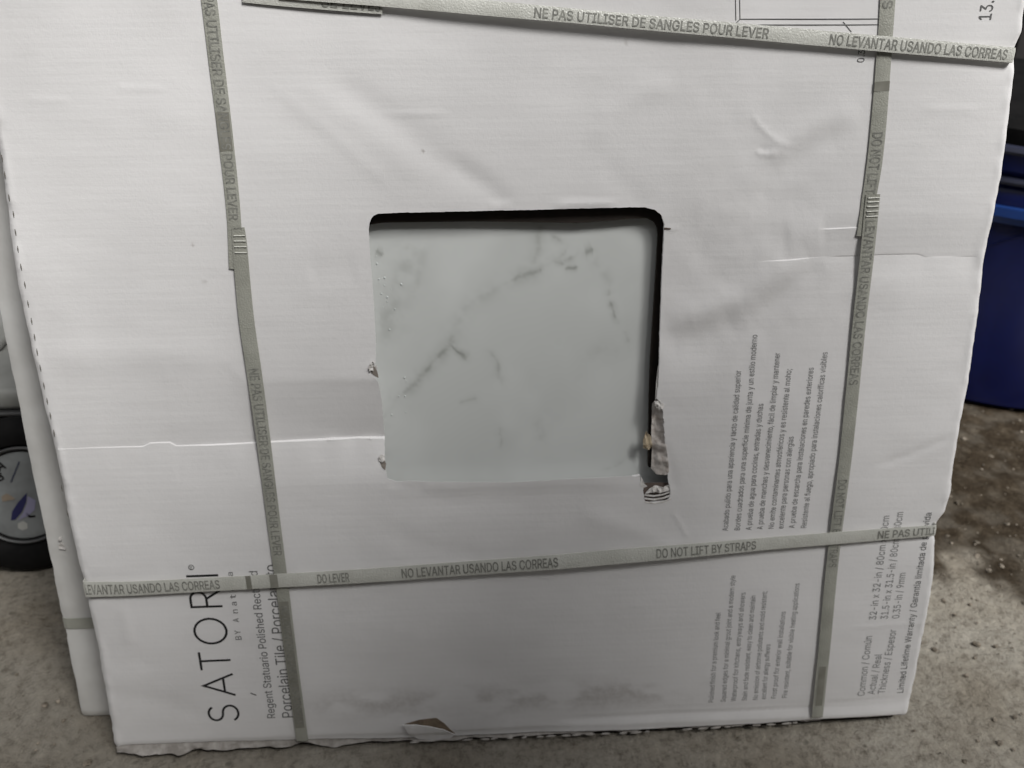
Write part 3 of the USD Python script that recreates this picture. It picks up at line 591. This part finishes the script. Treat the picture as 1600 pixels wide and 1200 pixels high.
# right upright strap
st = leaning('packing_strap', 'grey plastic packing strap running down the right side of the front carton', 'strap')
upr = Ribbon([(1387, -14, 23.5), (1386, 2, 23.5), (1382, 60, 23), (1377, 130, 23.5), (1372, 200, 24), (1366, 260, 24), (1358, 310, 22), (1349, 350, 16), (1344, 376, 14)], True, .0005)
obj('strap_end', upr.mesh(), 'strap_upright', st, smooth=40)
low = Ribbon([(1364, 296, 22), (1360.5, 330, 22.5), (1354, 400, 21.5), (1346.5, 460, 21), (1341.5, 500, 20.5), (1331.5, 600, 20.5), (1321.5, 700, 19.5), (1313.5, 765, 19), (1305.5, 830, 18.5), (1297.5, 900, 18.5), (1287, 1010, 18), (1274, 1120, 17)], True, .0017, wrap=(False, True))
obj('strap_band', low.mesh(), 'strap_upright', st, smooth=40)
upr.text('DO NOT LIFT', (1371.5, 205), (1360, 302), st); upr.text('S', (1386.5, 0), (1386, 12), st); upr.band((1377, 126), (1376, 140), st, 'strap_dark', 'dark_print_band')
low.text(NO, (1361, 318), (1331.5, 600), st); low.text(DO, (1315.5, 746), (1299, 886), st); low.band((1284, 1038), (1277, 1098), st, 'strap_dark', 'dark_print_band', -.3, .3); low.welds((1362.5, 308), (1360, 336), 5, st)
# top cross strap
st = leaning('packing_strap', 'grey plastic packing strap crossing the top of the front carton', 'strap')
tw = lambda t: (-.0004 + .0016*np.exp(-((t-.42)/.25)**2), .0026*np.exp(-((t-.40)/.25)**2))
up_ = Ribbon([(372, -9, 24), (420, -3.5, 24), (500, 3, 24), (560, 8, 24), (606, 11.5, 23)], False, .0016)
obj('strap_end', up_.mesh(), 'strap', st, smooth=40)
top_s = Ribbon([(430, -14, 24), (520, -7, 24), (600, -1, 24), (700, 8, 24), (800, 17, 24), (900, 26, 23), (1000, 35.5, 23.5), (1100, 44, 24), (1200, 53, 24.5), (1300, 62, 24.5), (1400, 71, 25), (1500, 79.5, 24.5), (1585, 87, 24)], False, .0038, wrap=(False, True), tilt=tw)
obj('strap_band', top_s.mesh(), 'strap', st, smooth=40)
up_.text('SE LEVES', (505, 3), (594, 10), st, lo=-.3); top_s.text(NE, (836, 21), (1198, 54), st); top_s.text(NO, (1292, 62), (1568, 86), st)
# bottom cross strap
st = leaning('packing_strap', 'grey plastic packing strap crossing the lower part of the front carton', 'strap')
tw = lambda t: (.0004 + .0006*np.exp(-((t-.55)/.2)**2), .0030*np.exp(-((t-.62)/.16)**2) + .0010*np.exp(-((t-.28)/.1)**2))
bot_s = Ribbon([(130, 917, 24.5), (200, 916, 22.5), (300, 910, 21.5), (400, 904, 21), (470, 900, 20.5), (540, 896, 21), (640, 889, 22), (760, 880, 22), (880, 871, 21.5), (1000, 860.5, 21), (1100, 853, 19.5), (1200, 845, 19), (1300, 838, 19), (1380, 831.5, 18), (1463, 825.5, 17)], False, .0042, wrap=(True, True), tilt=tw)
obj('strap_band', bot_s.mesh(), 'strap', st, smooth=40)
end_ = Ribbon([(470, 902, 21), (520, 899, 21), (596, 895, 21)], False, .0024)
obj('strap_end', end_.mesh(), 'strap', st, smooth=40)
bot_s.text('LEVANTAR USANDO LAS CORREAS', (131, 919), (345, 908), st); bot_s.text('DO LEVER', (499, 899), (545, 896), st); bot_s.text(NO, (627, 890), (872, 872), st); bot_s.text(DO, (1022, 859), (1178, 847), st); bot_s.text('NE PAS UTILI', (1370, 833), (1462, 826), st)
bot_s.band((386, 905), (395, 904.5), st, 'strap_dark', 'dark_print_band'); bot_s.band((424, 903), (436, 902), st, 'strap_dark', 'dark_print_band')

# ------------------------------------------------------------------ the second carton behind, shifted to the left
OB = .0500
cart2 = leaning('tile_carton', 'second white tile carton leaning behind the front one, showing only its left edge', 'carton')
b0 = -.0532; vb0 = -.0015
vs2 = np.arange(vb0, H, .004); e2 = .0030*(meshkit.fbm(np.c_[vs2*45, 0*vs2, 0*vs2], 4, 55)) + .0012*(np.abs(vs2 - .15) < .05)*meshkit.noise(np.c_[vs2*200, 0*vs2, 0*vs2], 56)
outer2 = np.vstack([np.c_[np.arange(b0+.003, b0+W-.002, .006), np.full(len(np.arange(b0+.003, b0+W-.002, .006)), vb0)], np.c_[np.full(len(vs2), b0+W), vs2], np.c_[np.arange(b0+W-.003, b0+.002, -.006), np.full(len(np.arange(b0+W-.003, b0+.002, -.006)), H)], np.c_[b0 + e2, vs2][::-1]])
def h2(u, v):
    d = u - b0; t = np.clip(1 - d/.0045, 0, 1); d2 = np.clip(1 - (v-vb0)/.008, 0, 1)
    return -OB - .0030*t*t - .003*d2*d2 + .0012*(meshkit.fbm(np.stack([u*20, v*20, 0*u], -1), 3, 66) - .5) - .0016*np.exp(-((v - P(110, 974, OB)[1])/.012)**2)*np.exp(-d/.02)
V2, F2, _ = sheet(outer2, [], .005, h2, .0034)
MAT['carton_plain'] = principled('plain_white_board', (.66, .655, .64), .8, (.55, .54, .52), 14, bump=.15, bscale=300)
obj('front_panel', (V2, F2), 'carton_plain', cart2, smooth=True)
obj('side_wall', box(b0+.003, b0+.0064, OB+.009, OB+DEPTH, vb0+.002, H-.004), 'carton_plain', cart2, smooth=False)
obj('side_wall', box(b0+W-.0064, b0+W-.003, OB+.009, OB+DEPTH, vb0+.002, H-.004), 'carton_plain', cart2, smooth=False)
obj('bottom_wall', box(b0+.0068, b0+W-.0068, OB+.009, OB+DEPTH, vb0+.003, vb0+.0064), 'carton_plain', cart2, smooth=False)
obj('back_panel', box(b0+.002, b0+W-.002, OB+DEPTH+.0004, OB+DEPTH+.0034, vb0+.006, H-.002), 'carton_plain', cart2, smooth=False)
for k, pts in enumerate([[(93, 838), (97, 836), (98, 842), (93, 844)], [(93, 850), (97, 845), (103, 852), (104, 857), (94, 856)]]):
    poly = Polygon(PP(pts, OB)); 
    v, f, _ = sheet(ring_points(poly, .001), [], .001, lambda u, v: h2(u, v) + .0025 + .002*(meshkit.fbm(np.stack([u*400, v*400, 0*u], -1), 3, 3) - .5), .0006)
    obj('torn_paper', (v, f), 'torn', cart2, smooth=35)
st2 = leaning('packing_strap', 'short visible end of grey strap round the carton behind', 'strap')
sv = P(112, 974, OB)[1]
us = np.arange(b0 + .0015, b0 + W - .002, .004)
hh = np.minimum(-h2(us, 0*us + sv), OB + .004) - .0007
A = np.c_[us, hh, 0*us + sv + .0062]; B = np.c_[us, hh, 0*us + sv - .0062]
A = np.vstack([[b0 - .0006, OB + .026, sv + .0062], [b0 - .0006, OB + .007, sv + .0062], A]); B = np.vstack([[b0 - .0006, OB + .026, sv - .0062], [b0 - .0006, OB + .007, sv - .0062], B]); n = len(A); j = np.arange(n-1)
S1 = np.vstack([A, B]); S2 = S1 + [0, -.0007, 0]; FS = np.vstack([np.c_[j, j+1, j+n], np.c_[j+1, j+n+1, j+n]])
sd_ = np.vstack([np.c_[j, j+1, j+2*n], np.c_[j+1, j+1+2*n, j+2*n], np.c_[j+n, j+n+1, j+3*n], np.c_[j+n+1, j+n+1+3*n-n, j+3*n]])
obj('strap_band', (np.vstack([S1, S2]), np.vstack([FS, FS + 2*n, sd_])), 'strap_upright', st2, smooth=False)

# ------------------------------------------------------------------ ground
gx = np.unique(np.round(np.r_[-40, -12, -5, -2.5, -1.4, np.arange(-.8, 1.7, .006), 2.2, 3, 5, 12, 40], 5))
gy = np.unique(np.round(np.r_[-40, -12, -5, -2.6, -1.4, -.8, -.45, np.arange(-.2, 1.3, .006), 1.6, 2.2, 4, 12, 40], 5))
GX, GY = np.meshgrid(gx, gy); X, Y = GX.ravel(), GY.ravel(); q = np.c_[X, Y, 0*X]
dirt_px = [(1380, 560), (1700, 560), (1700, 980), (1640, 960), (1597, 935), (1570, 928), (1552, 905), (1535, 880), (1515, 876), (1500, 895), (1480, 905), (1462, 895), (1440, 905), (1400, 900), (1380, 800)]
dpoly = [ground(a, b)[:2] for a, b in dirt_px]
dp = Polygon(dpoly).buffer(0)
wx = X + .10*(meshkit.fbm(q*16, 5, 3) - .5); wy = Y + .10*(meshkit.fbm(q*16, 5, 4) - .5)
from shapely import points as shp_points, distance as shp_distance
pts = shp_points(wx, wy); din = shp_distance(dp, pts); dout = shp_distance(dp.boundary, pts)
sgn = np.where(din == 0, dout, -dout)
dirt = smoothstep(-.012, .020, sgn + .03*(meshkit.fbm(q*60, 3, 6) - .5))*(.80 + .2*smoothstep(.3, .6, meshkit.fbm(q*40, 3, 61)))
pale = smoothstep(.55, .95, X + .25*(meshkit.fbm(q*5, 3, 44) - .5))*(1 - .35*smoothstep(.12, .5, Y))
fine = (X > -.9) & (X < 1.75) & (Y > -.25) & (Y < 1.35)
Z = np.where(fine, .0030*(meshkit.fbm(q*16, 3, 12) - .6) + .0046*(meshkit.fbm(q*62, 3, 13) - .6) + dirt*.004*(meshkit.fbm(q*45, 3, 14)), -.002)
under = (Y > -.01) & (Y < .12) & (X > -.05) & (X < .84); Z = np.where(under, np.minimum(Z, -.0008), Z); Z = np.minimum(Z, .004)
nx, ny = len(gx), len(gy); i, j = np.meshgrid(np.arange(ny-1), np.arange(nx-1), indexing='ij'); a = (i*nx + j).ravel()
GF = np.vstack([np.c_[a, a+1, a+nx], np.c_[a+1, a+nx+1, a+nx]])
MAT['ground'] = usdkit.material(stage, '/World/Looks/rough_concrete', {
    'co': ('texture_coordinate', {}), 'd': ('attribute', {'attribute': 'dirt'}),
    'n1': ('noise_texture', {'scale': 7.0, 'detail': 6.0, 'roughness': .62}), 'r1': ('rgb_ramp', {'ramp': [(.28, (.190, .165, .131)), (.52, (.268, .245, .209)), (.76, (.325, .304, .268))]}),
    'n2': ('noise_texture', {'scale': 78.0, 'detail': 8.0, 'roughness': .78}), 'r2': ('rgb_ramp', {'ramp': [(.30, (.36, .34, .31)), (.41, (.74, .72, .69)), (.50, (1.0, .99, .97)), (.60, (1.12, 1.11, 1.08)), (.70, (1.40, 1.38, 1.33))]}),
    'm1': ('mix', {'mix_type': 'multiply', 'fac': 1.0}), 'pl': ('attribute', {'attribute': 'pale'}), 'mp': ('mix', {'mix_type': 'multiply', 'color2': (1.58, 1.60, 1.62)}),
    'vo': ('voronoi_texture', {'scale': 60.0, 'randomness': 1.0}), 'rv': ('rgb_ramp', {'ramp': [(.0, (.42, .44, .44)), (.16, (.62, .62, .60)), (.24, (1, 1, 1))]}),
    'ns': ('noise_texture', {'scale': 28.0, 'detail': 2.0}), 'rs': ('rgb_ramp', {'ramp': [(.60, (0, 0, 0)), (.70, (1, 1, 1))]}),
    'm2': ('mix', {'mix_type': 'multiply'}),
    'n3': ('noise_texture', {'scale': 34.0, 'detail': 8.0, 'roughness': .8}), 'r3': ('rgb_ramp', {'ramp': [(.33, (.028, .020, .012)), (.50, (.060, .045, .030)), (.62, (.105, .083, .058)), (.74, (.20, .165, .125))]}),
    'mx': ('mix', {}),
    'bn': ('noise_texture', {'scale': 160.0, 'detail': 5.0, 'roughness': .7}), 'b': ('bump', {'strength': 1.0, 'distance': .005}),
    'p': ('principled_bsdf', {'roughness': .95, 'specular_ior_level': .12})},
    [('co.object', 'n1.vector'), ('n1.fac', 'r1.fac'), ('co.object', 'n2.vector'), ('n2.fac', 'r2.fac'), ('r1.color', 'mp.color1'), ('pl.fac', 'mp.fac'), ('mp.color', 'm1.color1'), ('r2.color', 'm1.color2'),
     ('co.object', 'vo.vector'), ('vo.distance', 'rv.fac'), ('co.object', 'ns.vector'), ('ns.fac', 'rs.fac'), ('rs.color', 'm2.fac'), ('m1.color', 'm2.color1'), ('rv.color', 'm2.color2'),
     ('co.object', 'n3.vector'), ('n3.fac', 'r3.fac'), ('d.fac', 'mx.fac'), ('m2.color', 'mx.color1'), ('r3.color', 'mx.color2'), ('mx.color', 'p.base_color'),
     ('co.object', 'bn.vector'), ('bn.fac', 'b.height'), ('b.normal', 'p.normal')], surface='p.BSDF')
obj('ground', (np.c_[X, Y, Z], GF), 'ground', None, smooth=True, label='rough grey-brown concrete ground with a patch of dark soil', kind='structure', attrs={'dirt': dirt, 'pale': pale})
# grit lying on soil and concrete
gr = []
for k in range(300):
    on = k < 170
    px, py = (random.uniform(1400, 1640), random.uniform(630, 950)) if on else (random.choice([random.uniform(1380, 1640), random.uniform(-40, 180)]), random.uniform(880, 1240))
    g = ground(px, py); 
    if g[0] < .86 and g[1] > -.005 and g[0] > -.06: continue
    e = trimesh.creation.icosphere(subdivisions=1, radius=1.0); e.vertices *= (.7 + .6*rng.random(len(e.vertices)))[:, None]
    r = random.choice([.0009, .0011, .0012, .0015, .002, .0030])*random.uniform(.7, 1.2); e.apply_scale((r*random.uniform(.8, 1.4), r, r*.6)); e.apply_transform(trimesh.transformations.rotation_matrix(random.uniform(0, 6.3), (0, 0, 1)))
    e.apply_translation((g[0], g[1], .0012)); gr.append(e)
obj('grit', trimesh.util.concatenate(gr), 'stone', None, smooth=False, label='pale grit and small stones scattered over soil and concrete', cat='grit', kind='stuff')

# ------------------------------------------------------------------ blue barrel on the right
bc = (1.3415, .85); br = .275
def lathe_obj(name, prof, mat, parent, n=96, **kw): return obj(name, lathe(prof, n), mat, parent, smooth=35, **kw)
bar = thing('plastic_barrel', 'dark blue plastic barrel standing on the soil to the right of the carton', 'barrel', (bc[0], bc[1], 0.0))
lathe_obj('body', [(0, .002), (br-.012, .002), (br, .012), (br+.003, .05), (br+.003, .30), (br-.004, .314), (br-.004, .318), (br+.004, .340), (br+.002, .360), (br-.008, .372), (br-.008, .385), (br, .395), (br, .42), (br-.012, .425), (0, .425)], 'blue', bar)
lathe_obj('hoop', [(br-.004, .316), (br+.010, .320), (br+.014, .331), (br+.010, .343), (br-.004, .347)], 'blue_light', bar)
lathe_obj('rim_ring', [(br-.006, .374), (br+.004, .376), (br+.005, .380), (br+.003, .384), (br-.006, .386)], 'glint_and_line', bar)
lathe_obj('rim_ring', [(br-.006, .418), (br+.005, .420), (br+.006, .424), (br+.003, .429), (br-.010, .430)], 'glint_and_line', bar)
lathe_obj('lid', [(0, .426), (br-.014, .426), (br-.014, .452), (br-.03, .462), (0, .466)], 'black', bar)
def on_barrel(px, py):
    d = ray(px, py); ox, oy = EYE[0]-bc[0], EYE[1]-bc[1]; a = d[0]**2 + d[1]**2; b = 2*(ox*d[0] + oy*d[1]); c = ox*ox + oy*oy - (br+.0045)**2
    t = (-b - math.sqrt(max(b*b - 4*a*c, 0)))/(2*a); return EYE + t*d - np.array([bc[0], bc[1], 0])
def tube(pts, r, n=6):
    ms = []
    for a, b in zip(pts[:-1], pts[1:]):
        d = b-a; L = np.linalg.norm(d); c = trimesh.creation.cylinder(radius=r, height=L*1.15, sections=n); c.apply_transform(trimesh.geometry.align_vectors((0, 0, 1), d/L)); c.apply_translation((a+b)/2); ms.append(c)
    return trimesh.util.concatenate(ms)
for a in [[(1548, 383), (1570, 375), (1604, 366)]]:
    obj('scratch', tube([on_barrel(*q) for q in a], .0006), 'blue', bar, smooth=True)

# ------------------------------------------------------------------ small wheel on the left, leaning back
wc = np.array([-.198, .326, .094]); tl = math.radians(24)
wheel = thing('small_wheel', 'small black wheel with a white printed hub cap leaning behind the cartons', 'wheel', tuple(wc))
nn = np.array([.12, -math.cos(tl), math.sin(tl)]); nn /= np.linalg.norm(nn); wx_ = np.cross([0, 0, 1], nn)*1.0; wx_ /= np.linalg.norm(wx_); wy_ = np.cross(nn, wx_)
R4 = np.eye(4); R4[:3, 0], R4[:3, 1], R4[:3, 2] = wx_, wy_, nn
def wheel_part(name, prof, mat): 
    m = lathe(prof, 72); m.apply_transform(R4); obj(name, m, mat, wheel, smooth=35)
wheel_part('tyre', [(.060, -.03), (.085, -.03), (.097, -.02), (.1, -.008), (.099, .006), (.092, .014), (.078, .018), (.066, .014), (.0625, .006), (.060, -.03)], 'black')
wheel_part('hub_rim', [(.0595, .0), (.0595, .012), (.0610, .0135), (.0628, .012), (.0628, .0), (.0595, 0)], 'silver')
wheel_part('hub_cap', [(0, .004), (0, .0098), (.055, .0090), (.0592, .0085), (.0592, .004), (0, .004)], 'hub')
wheel_part('hub_ring', [(.0562, .0089), (.0562, .0099), (.0583, .0097), (.0583, .0088), (.0562, .0089)], 'black')
def WP(px, py):
    d = ray(px, py); o = wc + nn*.0104; t = ((o - EYE) @ nn)/(d @ nn); return EYE + t*d - wc
def wheel_patch(name, px, mat):
    p = np.array([WP(*q) for q in px]); c = p.mean(0); V = np.vstack([p, c, p - nn*.0003]); n = len(px); j = np.arange(n); jn = (j+1) % n
    obj(name, (V, np.vstack([np.c_[j, jn, 0*j + n], np.c_[j, jn, n+1+j], np.c_[jn, n+1+jn, n+1+j]])), mat, wheel, smooth=False)
wheel_patch('printed_emblem', [(42, 770), (41, 784), (34, 800), (24, 812), (17, 813), (19, 799), (28, 785)], 'navy')
wheel_patch('printed_emblem', [(43, 775), (56, 782), (54, 797), (44, 806), (28, 813), (36, 802), (42, 786)], 'lavender')
wheel_patch('printed_line', [(29, 721), (31, 722), (18, 754), (16, 753)], 'glint_and_line')
wheel_patch('printed_line', [(41, 801), (47, 806), (55, 805), (55, 808), (46, 809), (40, 804)], 'black')
wheel_patch('smudge', [(2, 776), (10, 771), (18, 775), (24, 780), (14, 782), (4, 784)], 'smudge')
wheel_patch('pale_sticker', [(28, 818), (36, 814), (43, 818), (43, 826), (35, 829), (28, 825)], 'pale')
for ch, px, py, hh in [('A', -2, 736, 13), ('8', -3, 753, 12)]:
    m = meshkit.text_mesh(ch, .0105, .0003, True); v, f = np.array(m.vertices), np.array(m.faces); o = WP(px, py)
    ca, sa = math.cos(.35), math.sin(.35); X2 = v[:, 0]*ca - v[:, 1]*sa; Y2 = v[:, 0]*sa + v[:, 1]*ca
    obj('printed_letter', (o + X2[:, None]*wx_ + Y2[:, None]*wy_ + v[:, 2:]*nn, f), 'black', wheel, smooth=False)

# a black crate with a pale lid behind the wheel
cr = thing('storage_crate', 'black storage crate with a pale lid behind the small wheel at the left', 'crate', (-.33, .55, 0))
obj('body', box(-.20, .19, -.145, .16, .003, .168, .012), 'black', cr, smooth=40)
obj('lid', box(-.21, .20, -.155, .17, .1745, .205, .010), 'pale', cr, smooth=40)
obj('lid_rim', box(-.213, .203, -.158, .173, .1685, .174, .0025), 'silver', cr, smooth=40)
obj('handle', box(-.06, .06, -.05, .05, .2055, .22, .006), 'pale', cr, smooth=40)

# ------------------------------------------------------------------ what the cartons lean on, a wall behind the barrel, and an added shading wall
cab = thing('tool_cabinet', 'black steel cabinet that the white cartons lean against', 'cabinet', (.36, .42, 0))
obj('body', box(-.30, .30, -.13, .25, .04, .66, .006), 'black_paint', cab, smooth=40)
for k in range(4): obj('drawer_front', box(-.285, .285, -.136, -.1305, .06 + k*.145, .195 + k*.145, .002), 'black', cab, smooth=40)
for a in (-.25, .25):
    for b in (-.08, .2): obj('foot', box(a-.025, a+.025, b-.025, b+.025, .002, .0395, .004), 'black', cab, smooth=40)
bw = thing('boarded_wall', 'black boarded wall closing the yard behind the barrel', 'wall', (0, 1.75, 0))
for k in range(26): obj('board', box(-2.6 + k*.2, -2.6 + k*.2 + .19, .0, .022, .004, 2.3 + .01*(k % 3), .003), 'black_paint', bw, smooth=False)
obj('backing', box(-2.6, 2.6, .0225, .05, .004, 2.28), 'black_paint', bw, smooth=False)
shade_wall = obj('wall', box(-4.0, 4.0, -1.55, -1.35, -.01, 2.3, .01), 'wall', None, smooth=40, label='unseen grey wall added across from the cartons to shade them', cat='wall')  # out of view; added to shade the lower part of the carton face

# ------------------------------------------------------------------ an unseen figure, added to cast shade on the cartons
from manifold3d import Manifold
def ball(p, r): return Manifold.sphere(r, 20).translate(list(map(float, p)))
def bone(a, ra, b, rb): return Manifold.batch_hull([ball(a, ra), ball(b, rb)])
def to_trimesh(m, step=.02, it=12):
    m = m.refine_to_length(step); g = m.to_mesh(); t = trimesh.Trimesh(g.vert_properties[:, :3], g.tri_verts, process=True)
    trimesh.smoothing.filter_taubin(t, iterations=it); return t
PX = 1.14
shading_person = thing('shading_person', 'unseen figure in dark jacket and trousers, added to shade the cartons', 'shading_person', (PX, -.84, 0))
UsdGeom.Xformable(shading_person).AddScaleOp().Set(Gf.Vec3f(1.12, 1.12, 1.12))
pj = lambda x, y, w: np.array([x, y, w], float)
hip, waist, chest, neck, head = pj(0, .00, .90), pj(0, .02, 1.06), pj(0, .10, 1.28), pj(0, .18, 1.43), pj(0, .21, 1.535)
hands = [pj(-.33, .13, .80), pj(.33, .13, .80)]
body = []; clothes = []; legs = []
for sgn, hd in ((-1, hands[0]), (1, hands[1])):
    sh, el = pj(.20*sgn, .12, 1.39), pj(.28*sgn - .03, .04, 1.07); wr = hd + pj(.02*sgn, -.07, .005)
    clothes += [bone(sh, .078, el, .064), bone(el, .062, wr, .042)]
    body += [bone(wr, .026, hd + pj(0, -.02, 0), .030)]
    palm = hd + pj(0, .0, 0); body.append(Manifold.batch_hull([ball(palm + pj(.008*sgn, -.02, -.035), .013), ball(palm + pj(.008*sgn, -.02, .035), .013), ball(palm + pj(-.004*sgn, .03, -.03), .012), ball(palm + pj(-.004*sgn, .03, .03), .012)]))
    for k, (w, L) in enumerate(((-.033, .045), (-.011, .054), (.011, .057), (.033, .050))):
        a = palm + pj(-.004*sgn, .03, w); b = a + pj(-.018*sgn, L*.30, 0); c = b + pj(-.024*sgn, -L*.25, 0)
        body += [bone(a, .0095, b, .0088), bone(b, .0088, c, .0080)]
    t0 = palm + pj(0, -.02, .035); body += [bone(t0, .012, t0 + pj(-.022*sgn, .0, .018), .0105), bone(t0 + pj(-.022*sgn, 0, .018), .0105, t0 + pj(-.045*sgn, .006, .016), .009)]
    kn, an, toe = pj(.11*sgn, .05, .49), pj(.13*sgn, -.02, .10), pj(.15*sgn, .15, .035)
    legs += [bone(hip + pj(.09*sgn, 0, 0), .095, kn, .064), bone(kn, .062, an, .044)]
    shoe = to_trimesh(bone(an + pj(0, -.03, -.05), .045, toe, .032) + bone(an, .045, an + pj(0, 0, -.05), .048), .015, 6)
    shoe.vertices[:, 2] = np.maximum(shoe.vertices[:, 2], .003)
    obj('shoe', shoe, 'black', shading_person, smooth=True)
clothes += [Manifold.batch_hull([ball(hip + pj(-.09, 0, .02), .105), ball(hip + pj(.09, 0, .02), .105), ball(waist + pj(-.10, 0, 0), .125), ball(waist + pj(.10, 0, 0), .125)]),
            Manifold.batch_hull([ball(waist + pj(-.10, 0, 0), .125), ball(waist + pj(.10, 0, 0), .125), ball(chest + pj(-.115, 0, 0), .13), ball(chest + pj(.115, 0, 0), .13)]),
            Manifold.batch_hull([ball(chest + pj(-.115, 0, 0), .13), ball(chest + pj(.115, 0, 0), .13), ball(pj(-.17, .12, 1.39), .065), ball(pj(.17, .12, 1.39), .065), ball(neck + pj(0, -.02, -.04), .06)])]
legs.append(Manifold.batch_hull([ball(hip + pj(-.085, 0, 0), .10), ball(hip + pj(.085, 0, 0), .10), ball(hip + pj(0, 0, .06), .10)]))
sk = [bone(neck + pj(0, -.02, -.03), .055, head + pj(0, -.03, -.05), .052), Manifold.batch_hull([ball(head + pj(0, -.02, .035), .088), ball(head + pj(0, .03, .0), .072), ball(head + pj(0, .055, -.075), .038), ball(head + pj(0, -.04, .0), .078)]),
      bone(head + pj(0, .098, -.005), .010, head + pj(0, .118, -.035), .014), bone(head + pj(-.02, .092, -.072), .008, head + pj(.02, .092, -.072), .008)]
for sgn in (-1, 1): sk += [bone(head + pj(.083*sgn, -.01, .015), .014, head + pj(.080*sgn, -.005, -.025), .010)]
MAT['cloth'] = principled('dark_jacket_cloth', (.022, .022, .026), .9, (.030, .030, .034), 40, bump=.3, bscale=300)
MAT['trousers'] = principled('dark_trouser_cloth', (.018, .019, .026), .9, (.026, .027, .034), 40, bump=.3, bscale=300)
MAT['skin'] = principled('skin', (.34, .20, .14), .55, (.38, .23, .165), 30)
MAT['hair'] = principled('dark_hair', (.016, .012, .010), .7)
obj('body', to_trimesh(Manifold.batch_boolean(body + sk, __import__('manifold3d').OpType.Add), .008, 8), 'skin', shading_person, smooth=True)
obj('jacket', to_trimesh(Manifold.batch_boolean(clothes, __import__('manifold3d').OpType.Add)), 'cloth', shading_person, smooth=True)
obj('trousers', to_trimesh(Manifold.batch_boolean(legs, __import__('manifold3d').OpType.Add)), 'trousers', shading_person, smooth=True)
obj('hair', to_trimesh(Manifold.batch_hull([ball(head + pj(0, -.025, .045), .092), ball(head + pj(0, -.05, .0), .083), ball(head + pj(0, .02, .068), .070)]), .015, 6), 'hair', shading_person, smooth=True)
for sgn in (-1, 1): obj('eye', trimesh.creation.icosphere(2, .012).apply_translation(head + pj(.032*sgn, .087, .0)), 'ink', shading_person, smooth=True)
